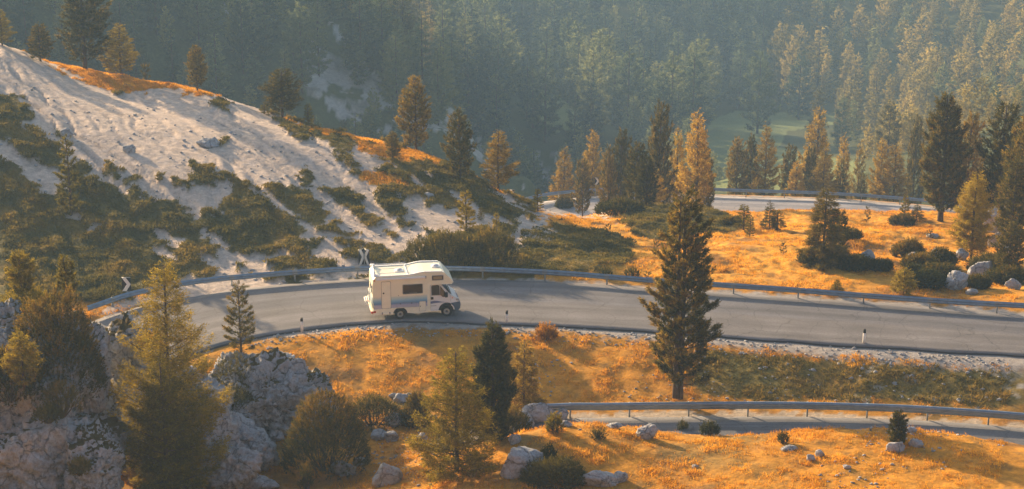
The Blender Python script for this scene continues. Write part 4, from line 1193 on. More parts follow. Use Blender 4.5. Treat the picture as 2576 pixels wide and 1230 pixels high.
near_tree('narrow', 607, 716, 890, 84, "slender young stone pine standing on the rounded outcrop", Y=103.5, seed=38, nb=46, nl=8000, leafL=.13, leafW=.035, trunk_r=.06, leafm='pine')
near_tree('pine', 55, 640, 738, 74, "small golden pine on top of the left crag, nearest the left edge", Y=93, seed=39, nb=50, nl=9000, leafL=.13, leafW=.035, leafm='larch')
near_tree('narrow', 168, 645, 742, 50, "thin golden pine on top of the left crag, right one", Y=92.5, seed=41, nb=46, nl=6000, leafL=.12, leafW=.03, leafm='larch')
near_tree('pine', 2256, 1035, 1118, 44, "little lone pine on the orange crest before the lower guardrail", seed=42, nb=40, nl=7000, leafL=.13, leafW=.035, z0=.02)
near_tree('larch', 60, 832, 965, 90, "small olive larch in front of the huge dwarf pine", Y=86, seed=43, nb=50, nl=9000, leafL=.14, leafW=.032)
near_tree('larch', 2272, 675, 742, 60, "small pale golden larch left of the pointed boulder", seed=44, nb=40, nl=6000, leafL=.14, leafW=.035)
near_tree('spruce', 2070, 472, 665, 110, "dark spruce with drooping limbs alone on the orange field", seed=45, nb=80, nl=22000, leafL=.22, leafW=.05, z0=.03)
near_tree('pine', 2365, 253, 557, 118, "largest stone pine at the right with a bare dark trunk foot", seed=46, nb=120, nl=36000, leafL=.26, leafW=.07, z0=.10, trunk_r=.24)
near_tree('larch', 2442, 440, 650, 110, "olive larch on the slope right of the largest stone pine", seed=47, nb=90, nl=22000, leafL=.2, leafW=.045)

# ------------------------------------------------------------------ middle distance trees
T = [
    # on the crest of the pale hill
    ('larch_0', 6, 25, 98, 62, 166, "larch cut by the left edge on the crest of the pale hill"), ('pine_0', 102, 62, 152, 60, 165, "bushy stone pine on the crest left of the tallest one"),
    ('pine_1', 215, -42, 190, 116, 168, "tallest broad stone pine on the crest of the pale hill"), ('larch_1', 305, 62, 205, 90, 169, "pale larch right beside the tallest crest pine"), ('sapling_0', 368, 157, 186, 22, 170, "tiny pine on the crest between the larch and the lone pine"),
    ('pine_2', 497, 118, 230, 50, 164, "lone slim stone pine on the middle of the crest"), ('pine_3', 710, 178, 305, 84, 159, "full stone pine where the pale slope ends"), ('narrow_0', 665, 262, 292, 28, 160, "small bush-like larch left of the full stone pine"),
    ('narrow_1', 776, 260, 312, 24, 158, "thin little pine right of the full stone pine"), ('sapling_0', 865, 300, 332, 16, None, "tiny orange seedling alone on the grassy crest"), ('pine_1', 1047, 198, 375, 74, 153.5, "tall open stone pine above the dark hollow"),
    ('pine_2', 988, 332, 405, 36, None, "small ragged pine left of the tall open one"), ('pine_0', 1157, 280, 456, 70, None, "tall stone pine on the edge of the hill, right of the dark hollow"), ('larch_2', 1253, 330, 485, 88, 149, "golden larch at the lower end of the crest"),
    ('narrow_0', 1173, 478, 585, 42, None, "young olive larch behind the dwarf pine thicket"), ('narrow_2', 1249, 534, 600, 20, None, "thin small pine right behind the dwarf pine thicket"), ('narrow_1', 180, 345, 545, 58, None, "thin pine with bare lower trunk on the scrubby slope"),
    # around the knoll by the far road
    ('narrow_0', 1353, 474, 532, 24, None, "small pointed pine in front of the far road bend"), ('larch_0', 1418, 375, 495, 74, 214, "hazy golden larch behind the far guardrail, leftmost"), ('larch_1', 1490, 330, 492, 62, 214, "tall hazy larch behind the far guardrail at the chevron sign"),
    ('pine_3', 1465, 402, 518, 42, 200, "pine on the near side of the far road bend"), ('pine_0', 1530, 375, 498, 46, 186, "shadowed stone pine at the left end of the knoll"), ('pine_2', 1560, 332, 500, 56, 190, "taller dark pine behind the left end of the knoll"),
    ('pine_1', 1600, 362, 548, 66, 164, "bronze stone pine in the front of the knoll group"), ('pine_0', 1625, 400, 556, 56, 162, "lower bronze stone pine at the knoll foot"), ('pine_3', 1655, 265, 500, 62, 182, "highest dark pine in the knoll group"),
    ('larch_2', 1750, 285, 548, 90, 174, "tall golden larch with spreading limbs at the right of the knoll"), ('larch_1', 1700, 330, 505, 60, 184, "larch in the back of the knoll group"), ('pine_2', 1768, 370, 532, 50, 178, "dark pine behind the spreading golden larch"), ('larch_0', 1645, 420, 530, 60, 172, "golden larch low in the middle of the knoll group"),
    # behind the far road on the right
    ('pine_1', 1850, 350, 494, 52, 222, "hazy stone pine left of the first pale larch behind the far road"), ('pine_2', 1884, 345, 494, 40, 226, "dark hazy pine between the first two pale trees behind the far road"), ('larch_0', 1922, 318, 498, 70, 219, "pale golden larch, first tall one behind the far guardrail"),
    ('pine_3', 1980, 368, 496, 48, 228, "rounded dark pine behind the far guardrail"), ('larch_2', 2000, 405, 500, 50, 220, "short pale larch behind the far guardrail"), ('larch_1', 2045, 278, 500, 96, 232, "tallest pale larch behind the far guardrail"),
    ('larch_0', 2068, 378, 504, 74, 219, "golden larch right behind the far guardrail below the tallest one"), ('spruce_0', 2110, 400, 504, 46, 222, "dark spruce right of the tallest pale larch"), ('pine_0', 2035, 372, 500, 34, 226, "dark thin pine between the pale larches"), ('larch_2', 2112, 345, 500, 60, 236, "faint rounded larch behind the dark spruce"),
    ('spruce_1', 2162, 425, 506, 30, 224, "small dark spruce in the gap behind the far guardrail"), ('larch_1', 2210, 352, 508, 60, 221, "pale larch left of the wide twin behind the far road"), ('larch_2', 2245, 366, 510, 84, 220, "wide pale larch at the right end of the far guardrail"), ('pine_3', 2290, 300, 512, 44, 236, "hazy slim pine left of the largest stone pine"),
    ('narrow_0', 1786, 446, 496, 20, 216, "little pine at the left end of the right-hand far guardrail"), ('larch_0', 1905, 430, 498, 50, 224, "half-hidden short larch behind the far guardrail"), ('larch_1', 2150, 360, 504, 50, 245, "faint larch in the distance behind the gap"),
    # right edge
    ('pine_2', 2428, 292, 548, 70, 172, "dark narrow stone pine right behind the largest one"), ('pine_3', 2505, 268, 590, 104, 157, "tall stone pine second from the right edge"), ('pine_1', 2560, 300, 640, 120, 146, "dark stone pine cut by the right edge"), ('pine_0', 2540, 400, 650, 90, 143, "lower bronze stone pine at the right edge"),
    ('larch_2', 2480, 420, 600, 90, 160, "golden larch between the right-hand stone pines"), ('spruce_0', 2305, 512, 558, 40, None, "small dark spruce at the foot of the largest stone pine"), ('narrow_1', 2275, 490, 552, 24, None, "slim young pine on the hump left of the largest stone pine"),
    # young trees on the orange field
    ('narrow_2', 1870, 515, 580, 40, None, "young pine in the dip, left one of the field pair"), ('narrow_1', 1886, 540, 598, 24, None, "smaller young pine just right of the one in the dip"), ('spruce_1', 1935, 503, 578, 40, None, "young spruce on the rise behind the field"),
    ('narrow_0', 1955, 530, 580, 36, None, "bushy young pine touching the young spruce"), ('pine_0', 2113, 530, 655, 40, None, "small pine hugging the right side of the dark spruce"), ('sapling_1', 1971, 608, 640, 18, None, "tiny sapling alone in the orange field"), ('sapling_0', 2090, 545, 570, 14, None, "tiny sapling on the hump behind the dark spruce"),
    ('sapling_1', 2180, 520, 560, 14, None, "tiny sapling at the right of the hump"), ('sapling_0', 2340, 575, 602, 16, None, "tiny sapling on the slope below the largest stone pine"), ('sapling_0', 1650, 600, 640, 14, None, "orange sapling on the slope left of the twin pine"),
    ('sapling_1', 1440, 565, 590, 18, None, "orange sapling on the pale patch of the knoll"), ('sapling_0', 1530, 560, 600, 14, None, "orange sapling right of the pale patch"), ('sapling_1', 1695, 590, 625, 16, None, "small sapling tucked behind the twin pine"),
    ('narrow_2', 2320, 640, 676, 20, None, "thin sapling sticking out of the rounded shrubs"), ('larch_0', 2105, 700, 742, 34, None, "sparse golden seedling larch just beyond the guardrail"), ('sapling_1', 2195, 652, 676, 14, None, "little pine standing on the field boulder's right"),
    ('pine_3', 2535, 560, 700, 70, None, "small pine at the right edge behind the leaning boulder"), ('narrow_0', 1210, 520, 556, 16, None, "tiny pine on the hill foot above the thicket"), ('sapling_1', 755, 900, 926, 16, 103.5, "tiny orange shrub on top of the rounded outcrop"),
    ('sapling_0', 1630, 680, 706, 16, None, "tiny pine beyond the guardrail beside the twin pine"),
]
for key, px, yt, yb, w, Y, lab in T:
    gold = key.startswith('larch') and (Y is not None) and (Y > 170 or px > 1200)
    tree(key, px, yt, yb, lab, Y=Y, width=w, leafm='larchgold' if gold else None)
# ------------------------------------------------------------------ far forest
def far_crown(kind, H, W, seed, nl, leafL, leafW):
    return conifer(kind, H, W, seed, 46, nl, leafL, leafW, z0=.06, limbs=False, tuft=5, trunk_r=H * .012, sway=.1, tn=.10)


FARP = []
for i, (kind, H, W, nl) in enumerate([('larch', 18, 6.2, 6800), ('larch', 16, 6.6, 6800), ('pine', 17, 5.6, 7000), ('larch', 19, 5.6, 6800), ('pine', 15, 5.8, 6800), ('spruce', 18, 5.8, 6800)]):
    FARP.append((kind, H, W, far_crown(kind, H, W, 500 + i, nl, .46, .19)))

rngf = np.random.default_rng(77)
cand = []
# spur and shaded left slope, then the valley and its far side
for (u0, u1, y0, y1, n) in ((-.36, -.02, 272, 420, 2900), (-.10, .36, 330, 720, 4200)):
    yy = np.sqrt(rngf.uniform(y0 ** 2, y1 ** 2, n)); uu = rngf.uniform(u0, u1, n)
    cand.append(np.stack([uu * yy, yy], 1))
cand = np.vstack(cand)
cz = height(cand[:, 0], cand[:, 1])
cpx, cpy = project(cand[:, 0], cand[:, 1], cz)
dens = np.ones(len(cand))
MEAD = [[(1790, 300), (1850, 280), (2120, 284), (2130, 330), (2100, 380), (2200, 410), (2210, 520), (1780, 520), (1760, 380)], [(1300, 225), (1380, 235), (1450, 280), (1480, 320), (1400, 330), (1330, 290)], [(1330, 370), (1440, 380), (1440, 460), (1350, 470)]]
for p in MEAD: dens[in_poly(cpx, cpy, p)] = .02
spurface = in_poly(cpx, cpy, [(810, 60), (860, 60), (900, 150), (1000, 250), (1060, 205), (1130, 255), (1210, 350), (1330, 500), (1280, 530), (1120, 510), (1000, 460), (860, 440), (770, 330), (765, 180)])
dens[spurface & (cand[:, 1] < 352)] = .035
dens[(cpx < -420) | (cpx > 3000) | (cpy < -60) | (cpy > 640)] = 0
keep = rngf.uniform(0, 1, len(cand)) < dens
cand, cz, cpx, cpy = cand[keep], cz[keep], cpx[keep], cpy[keep]
# thin out to a natural spacing
order = rngf.permutation(len(cand)); sel = []
cell = {}
for i in order:
    x, y = cand[i]; r = 4.6 if y < 420 else 6.4
    k = (int(x // 6), int(y // 6)); ok = True
    for a in (-1, 0, 1):
        for b in (-1, 0, 1):
            for j in cell.get((k[0] + a, k[1] + b), ()):
                if (cand[j][0] - x) ** 2 + (cand[j][1] - y) ** 2 < r * r: ok = False
    if ok:
        cell.setdefault(k, []).append(i); sel.append(i)
sel = np.array(sel)
S = rngf.uniform(.65, 1.4, len(sel)) * np.where(cand[sel, 1] < 420, .62, 1.0)
for j, i in enumerate(sel):
    if cpx[i] > 2100 and cand[i, 1] > 330: S[j] *= .74
EXTRA = [(870, 85, 352, 11), (905, 110, 351, 12), (935, 140, 349, 13), (965, 150, 349, 12.5), (985, 190, 347, 9), (1025, 195, 346, 10.5), (1112, 250, 339, 4.2), (1143, 290, 335, 4.2), (1178, 330, 330, 4.0), (880, 260, 325, 8), (830, 180, 335, 8), (960, 260, 325, 6), (1060, 300, 322, 5), (1090, 380, 310, 6), (1230, 440, 305, 5), (1010, 130, 352, 12), (895, 30, 360, 12), (840, 60, 356, 11), (915, 70, 357, 12), (950, 110, 356, 12), (1000, 240, 335, 7), (940, 330, 305, 6), (905, 250, 318, 7), (1000, 330, 304, 5.5)]
items = [(cand[i, 0], cand[i, 1], cz[i], S[j] * 17, rngf.integers(0, 6)) for j, i in enumerate(sel)]
for px, py, Y, H in EXTRA:
    p = ground_at(px, Y); items.append((p[0], p[1], p[2], H, rngf.integers(0, 5)))
def in_view(t):
    px, py = project(t[0], t[1], t[2]); return -60 < px < 2640
items.sort(key=lambda t: -(t[3] * scale_at((t[0], t[1], t[2])) * (1.0 if in_view(t) else .01)))
ZONES = [(lambda px, py, Y: px < 560, "shaded slope above the pale hill", "conifers on the shaded left slope"), (lambda px, py, Y: px < 860 and Y < 400, "dark slope behind the hill", "conifers on the dark slope behind the hill"),
         (lambda px, py, Y: px < 1340 and Y < 400, "rocky spur", "conifers on the rocky spur"), (lambda px, py, Y: px < 1300, "far slope past the spur", "conifers on the far slope past the spur"),
         (lambda px, py, Y: px < 1800, "hazy middle slope", "conifers on the hazy middle slope"), (lambda px, py, Y: px < 2150, "slope above the meadow", "conifers above the valley meadow"),
         (lambda px, py, Y: True, "sunlit right slope", "conifers on the sunlit right slope")]
SPEC = {'larch': "feathery hazy larch", 'pine': "dome-topped hazy stone pine", 'spruce': "dark pointed hazy spruce"}
FN = {'larch': 'larch_tree', 'pine': 'stone_pine_tree', 'spruce': 'spruce_tree'}
far_first = {}; far_rec = {}
rest = []
for n, (x, y, z, H, ki) in enumerate(items):
    kind, H0, W0, arr = FARP[ki]
    s = H / H0; w = s * rngf.uniform(.85, 1.25); rz = rngf.uniform(0, 6.28)
    if n >= 300:
        rest.append((x, y, z, s, w, rz, ki)); continue
    px, py = project(x, y, z)
    gold = (px > 1950 and y > 330 and rngf.uniform() < .85) or (830 < px < 1090 and y > 335)
    fk = (ki, gold)
    if fk not in far_first:
        r = plant(FN[kind], arr, (x, y, z), "tree", "tree", 'fargold' if gold else 'farleaf'); far_first[fk] = r
    else:
        r = copy_tree(far_first[fk])
    r.location = (x, y, z - .3); r.rotation_euler = (0, 0, rz); r.scale = (w, w, s)
    for zi, (f, nm, grp) in enumerate(ZONES):
        if f(px, py, y): break
    far_rec.setdefault((zi, kind, gold), []).append((px, py, r))
ORD = "first second third fourth fifth sixth seventh eighth ninth tenth eleventh twelfth thirteenth fourteenth fifteenth sixteenth seventeenth eighteenth nineteenth twentieth".split()
SP1 = {'larch': "larch", 'pine': "stone pine", 'spruce': "spruce"}
for (zi, kind, gold), L_ in far_rec.items():
    L_.sort(key=lambda t: -t[1])
    nb_ = max(1, min(3, len(L_) // 4)); bands = [L_[i * len(L_) // nb_:(i + 1) * len(L_) // nb_] for i in range(nb_)]
    for bi, bl in enumerate(bands):
        row = ["", "low", "high"][0] if nb_ == 1 else (["low", "high"][bi] if nb_ == 2 else ["low", "midway", "high"][bi])
        bl.sort(key=lambda t: t[0])
        for k, (px, py, r) in enumerate(bl):
            o = ORD[k] if k < 20 else ORD[19] + " plus"
            r["label"] = ("%s %s %s from the left %s on the %s" % (o, "golden" if gold else "hazy", SP1[kind], row, ZONES[zi][1])).replace("  ", " ")
            r["category"] = "tree"; r["group"] = ZONES[zi][2]
# everything behind those: one mass
VV, FF, TT, MI = [], [], [], []
for (x, y, z, s, w, rz, ki) in rest:
    kind, H0, W0, ((wv, wf), (lv, lf, tint)) = FARP[ki]
    n = 1700
    v = lv.reshape(-1, 3, 3)[::2][:n]; c0 = v.mean(1, keepdims=True); v = (c0 + (v - c0) * 1.9).reshape(-1, 3)
    t = tint.reshape(-1, 3)[::2][:n].reshape(-1)
    c, sn = math.cos(rz), math.sin(rz)
    VV.append(np.stack([(v[:, 0] * c - v[:, 1] * sn) * w + x, (v[:, 0] * sn + v[:, 1] * c) * w + y, v[:, 2] * s + z - .3], 1))
    TT.append(np.clip(t + rngf.uniform(-.35, .35), 0, 1))
    ppx, _ = project(x, y, z); MI.append(np.full(len(v) // 3, 1 if (ppx > 1950 and y > 330 and rngf.uniform() < .85) else 0))
if rest:
    VV = np.concatenate(VV); TT = np.concatenate(TT)
    fo = build_mesh("far_forest", VV, np.arange(len(VV)).reshape(-1, 3), [M['farleaf'], M['fargold']], tint=TT, midx=np.concatenate(MI))
    tag(fo, "hazy mass of small conifers filling the far mountain slopes", "forest", kind='stuff')
print("far trees", len(items), "rest", len(rest))
# ------------------------------------------------------------------ camper van
def bm_obj(name, bm, mats, parent, smooth_shade=False):
    me = bpy.data.meshes.new(name)
    bmesh.ops.recalc_face_normals(bm, faces=bm.faces)
    bm.to_mesh(me); bm.free()
    for m in (mats if isinstance(mats, (list, tuple)) else [mats]): me.materials.append(m)
    if smooth_shade:
        for p in me.polygons: p.use_smooth = True
    o = bpy.data.objects.new(name, me); COL.objects.link(o)
    if parent: o.parent = parent
    return o


def prism(bm, pts, y0, y1, inset_top=None):
    """side profile pts (x, z) extruded across y"""
    a = [bm.verts.new((x, y0, z)) for x, z in pts]; b = [bm.verts.new((x, y1, z)) for x, z in pts]
    n = len(pts)
    bm.faces.new(a); bm.faces.new(b[::-1])
    for i in range(n):
        bm.faces.new((a[i], b[i], b[(i + 1) % n], a[(i + 1) % n]))
    return a, b


def bevel_all(bm, w, seg=2, ang=30):
    es = [e for e in bm.edges if len(e.link_faces) == 2 and e.calc_face_angle(0) > math.radians(ang)]
    bmesh.ops.bevel(bm, geom=es, offset=w, segments=seg, profile=.6, affect='EDGES', clamp_overlap=True)


def add_box(bm, x0, x1, y0, y1, z0, z1):
    v = [bm.verts.new(p) for p in ((x0, y0, z0), (x1, y0, z0), (x1, y1, z0), (x0, y1, z0), (x0, y0, z1), (x1, y0, z1), (x1, y1, z1), (x0, y1, z1))]
    for f in ((0, 3, 2, 1), (4, 5, 6, 7), (0, 1, 5, 4), (1, 2, 6, 5), (2, 3, 7, 6), (3, 0, 4, 7)): bm.faces.new([v[i] for i in f])


def rbox(name, x0, x1, y0, y1, z0, z1, m, parent, bev=.02, seg=2):
    bm = bmesh.new(); add_box(bm, x0, x1, y0, y1, z0, z1)
    if bev: bmesh.ops.bevel(bm, geom=list(bm.edges), offset=bev, segments=seg, profile=.6, affect='EDGES', clamp_overlap=True)
    return bm_obj(name, bm, m, parent)


def poly_panel(name, pts, y, th, m, parent, bev=.0):
    """flat panel on the near (right-hand) side: pts (x, z), outer face at y - th"""
    bm = bmesh.new(); prism(bm, pts, y - th, y)
    if bev: bevel_all(bm, bev, 2)
    return bm_obj(name, bm, m, parent)


def rrect(x0, x1, z0, z1, r, n=4):
    out = []
    for cx, cz, a0 in ((x1 - r, z1 - r, 0), (x0 + r, z1 - r, 90), (x0 + r, z0 + r, 180), (x1 - r, z0 + r, 270)):
        for i in range(n + 1):
            a = math.radians(a0 + 90 * i / n); out.append((cx + r * math.cos(a), cz + r * math.sin(a)))
    return out


def ring_panel(name, outer, inner, y, th, m, parent):
    """frame between two matching outlines"""
    bm = bmesh.new(); n = len(outer)
    rows = []
    for pts, yy in ((outer, y), (outer, y - th), (inner, y - th), (inner, y)):
        rows.append([bm.verts.new((x, yy, z)) for x, z in pts])
    for a, b in zip(rows[:-1], rows[1:]):
        for i in range(n): bm.faces.new((a[i], a[(i + 1) % n], b[(i + 1) % n], b[i]))
    return bm_obj(name, bm, m, parent)


def scaled(pts, d):
    cx = sum(p[0] for p in pts) / len(pts); cz = sum(p[1] for p in pts) / len(pts)
    w = max(p[0] for p in pts) - min(p[0] for p in pts); h = max(p[1] for p in pts) - min(p[1] for p in pts)
    return [(cx + (x - cx) * (1 + 2 * d / w), cz + (z - cz) * (1 + 2 * d / h)) for x, z in pts]


def camper_mat():
    """cream body; the blue fade printed along the flanks follows the height on the body"""
    m = mat('camper_cream', (.90, .85, .66), .42, spec=.4, coat=.15)
    nt = m.node_tree; L = nt.links; b = nt.nodes["Principled BSDF"]
    tc = nt.nodes.new("ShaderNodeTexCoord"); sp = nt.nodes.new("ShaderNodeSeparateXYZ"); L.new(tc.outputs["Object"], sp.inputs[0])
    n = nt.nodes.new("ShaderNodeTexNoise"); n.inputs["Scale"].default_value = 2.2; L.new(tc.outputs["Object"], n.inputs["Vector"])
    mr = nt.nodes.new("ShaderNodeMapRange"); mr.inputs[1].default_value = .76; mr.inputs[2].default_value = 1.56; L.new(sp.outputs[2], mr.inputs[0])
    cr = nt.nodes.new("ShaderNodeValToRGB"); e = cr.color_ramp.elements
    e[0].position = 0.0; e[0].color = (.90, .85, .66, 1)
    e[1].position = 1.0; e[1].color = (.90, .85, .66, 1)
    for p, c in ((.004, (.55, .55, .64)), (.28, (.42, .44, .60)), (.42, (.12, .28, .52)), (.62, (.26, .50, .70)), (.80, (.50, .66, .68)), (.985, (.74, .74, .62))):
        k = e.new(p); k.color = (*c, 1)
    L.new(mr.outputs[0], cr.inputs[0])
    r = nt.nodes.new("ShaderNodeMapRange"); r.inputs[3].default_value = .92; r.inputs[4].default_value = 1.06; L.new(n.outputs[0], r.inputs[0])
    sc = nt.nodes.new("ShaderNodeVectorMath"); sc.operation = 'SCALE'; L.new(cr.outputs[0], sc.inputs[0]); L.new(r.outputs[0], sc.inputs["Scale"])
    L.new(sc.outputs[0], b.inputs["Base Color"])
    return m


M['camper'] = camper_mat()
M['cream'] = mat('cream_panels', (.90, .86, .68), .45, spec=.4, noise=.05, nscale=3)
M['cabwhite'] = mat('cab_white', (.85, .85, .85), .35, spec=.5, coat=.3)
M['trim'] = mat('grey_trim', (.32, .31, .30), .6)
M['glass'] = mat('dark_glass', (.02, .022, .024), .08, spec=.6)
M['tyre'] = mat('tyre_rubber', (.018, .017, .018), .85)
M['rim'] = mat('wheel_rim', (.45, .42, .38), .5, .4)
M['hub'] = mat('hub_cap', (.09, .095, .10), .5, .3)
M['bumper'] = mat('blue_grey_bumper', (.085, .12, .17), .55)
M['redlamp'] = mat('red_lamp', (.45, .02, .015), .25, spec=.5)
M['amber'] = mat('amber_lamp', (.65, .22, .03), .3)
M['lens'] = mat('headlight_lens', (.45, .44, .42), .15, spec=.8)
M['interior'] = mat('cab_interior', (.05, .04, .04), .8)
M['blue'] = mat('blue_swoosh', (.16, .20, .34), .4)
M['skin'] = mat('skin', (.50, .30, .20), .6)
M['hair'] = mat('dark_hair', (.03, .02, .015), .7)
M['shirt'] = mat('dark_shirt', (.05, .05, .065), .8)
M['clear'] = None
gm = bpy.data.materials.new('cab_glass'); gm.use_nodes = True
nt = gm.node_tree; nt.nodes.remove(nt.nodes["Principled BSDF"])
gl = nt.nodes.new("ShaderNodeBsdfGlossy"); gl.inputs["Roughness"].default_value = .03; gl.inputs["Color"].default_value = (.8, .85, .9, 1)
tr = nt.nodes.new("ShaderNodeBsdfTransparent"); tr.inputs["Color"].default_value = (.62, .66, .66, 1)
fr = nt.nodes.new("ShaderNodeFresnel"); fr.inputs[0].default_value = 1.5
mx = nt.nodes.new("ShaderNodeMixShader"); nt.links.new(fr.outputs[0], mx.inputs[0]); nt.links.new(tr.outputs[0], mx.inputs[1]); nt.links.new(gl.outputs[0], mx.inputs[2]); nt.links.new(mx.outputs[0], nt.nodes["Material Output"].inputs[0])
M['clear'] = gm

VW = 1.08                                     # half width of the living body
rear_wheel = at_z(1007.5, 804.5, 0.0)
van_yaw = math.radians(9.5)
# origin of the van: ground under the rear end, middle of the width; rear wheel at x = 1.70 on the near side
c_, s_ = math.cos(van_yaw), math.sin(van_yaw)
van_o = np.array([rear_wheel[0] - 1.70 * c_ - VW * s_ + .0, rear_wheel[1] - 1.70 * s_ + (VW - .05) * c_, .035])
van = empty("camper_van", van_o, van_yaw, "cream and white camper van with blue fade along its side, driving on the road", "camper van")

# body shell
bm = bmesh.new()
prism(bm, [(.10, .76), (3.42, .76), (3.42, 2.22), (4.98, 2.20), (5.06, 2.30), (4.50, 2.94), (4.36, 2.99), (3.25, 3.02), (2.95, 2.99), (2.30, 2.87), (.22, 2.87), (.04, 2.72), (.0, 2.4), (.0, 1.5)], -VW, VW)
bevel_all(bm, .045, 3, 25)
bm_obj("body", bm, M['camper'], van)
# lower skirt with the wheel opening
def arch(cx, r, z, x0=None, n=10):
    return [(cx + r * math.cos(a), max(z, .34 + r * math.sin(a))) for a in np.linspace(math.pi, 0, n)]
bm = bmesh.new()
sk = [(.02, .40), (1.26, .38)] + [(1.70 + .45 * math.cos(a), .38 + .44 * math.sin(a)) for a in np.linspace(math.pi, .12, 10)] + [(2.32, .40), (2.62, .36), (3.46, .40), (3.46, .765), (.02, .765)]
for y0 in (-VW - .012, VW - .03):
    prism(bm, sk, y0, y0 + .042)
bm_obj("side_skirt", bm, M['cream'], van)
rbox("underbody", .15, 4.9, -.85, .85, .36, .80, M['black'], van, .03)
rbox("rear_bumper", -.10, .10, -VW - .01, VW + .01, .42, .66, M['cream'], van, .04)
# roof mouldings
bm = bmesh.new()
for y in (-VW + .02, VW - .14):
    prism(bm, [(.10, 2.875), (2.35, 2.875), (2.98, 3.0), (3.28, 3.03), (4.34, 3.0), (4.34, 3.035), (3.28, 3.075), (2.95, 3.045), (2.32, 2.925), (.10, 2.925)], y, y + .12)
bevel_all(bm, .012, 1)
bm_obj("roof_moulding", bm, M['cabwhite'], van)
rl = bmesh.new(); rl.free()
for y in (-.86, .92):
    v, f = tube_mesh([(.25, y, 3.0), (.6, y, 3.03), (2.1, y, 3.03), (2.4, y, 2.98)], .022, 8); build_mesh("roof_rail", v, f, [M['cabwhite']], van, smooth_shade=True)
v, f = tube_mesh([(.18, -.90, 2.99), (.18, 0, 3.02), (.18, .92, 3.02)], .05, 8); build_mesh("rear_roof_bar", v, f, [M['cabwhite']], van, smooth_shade=True)
rbox("rail_foot", .10, .42, -.98, -.72, 2.87, 2.97, M['cabwhite'], van, .03); rbox("rail_foot", .06, .34, .74, 1.02, 2.87, 3.08, M['cabwhite'], van, .05)
rbox("roof_ridge", 2.18, 2.26, -.95, .95, 2.87, 2.93, M['cabwhite'], van, .02)
for x0, y0, z in ((1.55, -.22, 2.87), (3.85, -.15, 3.0)):
    bm = bmesh.new(); add_box(bm, x0 - .04, x0 + .50, y0 - .04, y0 + .50, z, z + .05)
    s = bm_obj("skylight", bm, M['cabwhite'], van)
    bm = bmesh.new(); bmesh.ops.create_uvsphere(bm, u_segments=16, v_segments=8, radius=1)
    for vv in bm.verts: vv.co = Vector((x0 + .23 + vv.co.x * .21, y0 + .23 + vv.co.y * .21, z + .05 + max(vv.co.z, -.1) * .09))
    bm_obj("skylight_dome", bm, mat('skylight_plastic', (.66, .68, .74), .3, spec=.5), s, True)
v, f = tube_mesh([(.55, .1, 2.86), (.55, .1, 3.02)], .018, 6); build_mesh("roof_vent", v, f, [M['trim']], van)
# awning
rbox("awning", .25, 3.30, -VW - .11, -VW + .01, 2.66, 2.79, M['cabwhite'], van, .03, 3)
rbox("awning_bracket", 3.30, 3.35, -VW - .12, -VW + .01, 2.65, 2.80, M['trim'], van, .01)
rbox("marker_lamp", .10, .17, -VW - .02, -VW + .01, 2.60, 2.70, M['amber'], van, .008)
# entrance door
d = rrect(.56, 1.12, .80, 2.54, .06)
ring_panel("door_seal", scaled(d, .022), d, -VW, .012, M['trim'], van)
dd = poly_panel("entrance_door", d, -VW, .008, M['cream'], van)
bm = bmesh.new(); bmesh.ops.create_cone(bm, cap_ends=True, segments=16, radius1=.05, radius2=.045, depth=.03, matrix=Matrix.Translation((.68, -VW - .02, 1.80)) @ Matrix.Rotation(math.radians(90), 4, 'X'))
bm_obj("door_handle", bm, M['black'], dd)
# windows of the living part
def window(pts, y, fw=.035, gm=None):
    fr_ = ring_panel("window", scaled(pts, fw), pts, y, .022, M['galv_dull'], van)
    poly_panel("window_pane", pts, y, .012, gm or M['glass'], fr_)
    return fr_
window(rrect(1.90, 3.10, 1.70, 2.27, .05), -VW)
w2 = window(rrect(3.74, 4.40, 2.50, 2.76, .03), -VW)
poly_panel("window_blind", rrect(3.79, 4.35, 2.53, 2.73, .02), -VW - .012, .004, mat('tan_blind', (.34, .26, .14), .7), w2)
v, f = tube_mesh([(2.28, -VW - .018, 1.735), (2.75, -VW - .018, 1.735)], .012, 5); build_mesh("window_stay", v, f, [M['galv_dull']], van)
for pts, nm in ((rrect(1.46, 2.70, .81, 1.09, .05), "locker_hatch"), (rrect(2.90, 3.30, .50, 1.13, .05), "service_hatch")):
    ring_panel(nm + "_seal", scaled(pts, .012), pts, -VW - (.012 if nm[0] == 's' else 0), .012, M['trim'], van)
    h = poly_panel(nm, pts, -VW - (.012 if nm[0] == 's' else 0), .006, M['cream'] if nm[0] == 's' else M['camper'], van)
    for hx, hz_ in (((1.72, 1.05), (2.42, 1.06)) if nm[0] == 'l' else ((2.96, .82),)):
        bm = bmesh.new(); bmesh.ops.create_cone(bm, cap_ends=True, segments=10, radius1=.03, radius2=.025, depth=.02, matrix=Matrix.Translation((hx, -VW - .03, hz_)) @ Matrix.Rotation(math.radians(90), 4, 'X')); bm_obj("hatch_lock", bm, M['black'], h)
bm = bmesh.new(); bmesh.ops.create_cone(bm, cap_ends=True, segments=8, radius1=.02, radius2=.02, depth=.02, matrix=Matrix.Translation((1.60, -VW - .01, 1.60)) @ Matrix.Rotation(math.radians(90), 4, 'X')); bm_obj("water_inlet", bm, M['black'], van)
# entrance step
st = rbox("entrance_step", .62, 1.0, -VW - .05, -VW + .2, .42, .53, M['cream'], van, .01)
rbox("step_arm", .54, .62, -VW - .045, -VW + .2, .40, .55, M['trim'], st, .01); rbox("step_arm", 1.0, 1.08, -VW - .045, -VW + .2, .40, .55, M['trim'], st, .01)
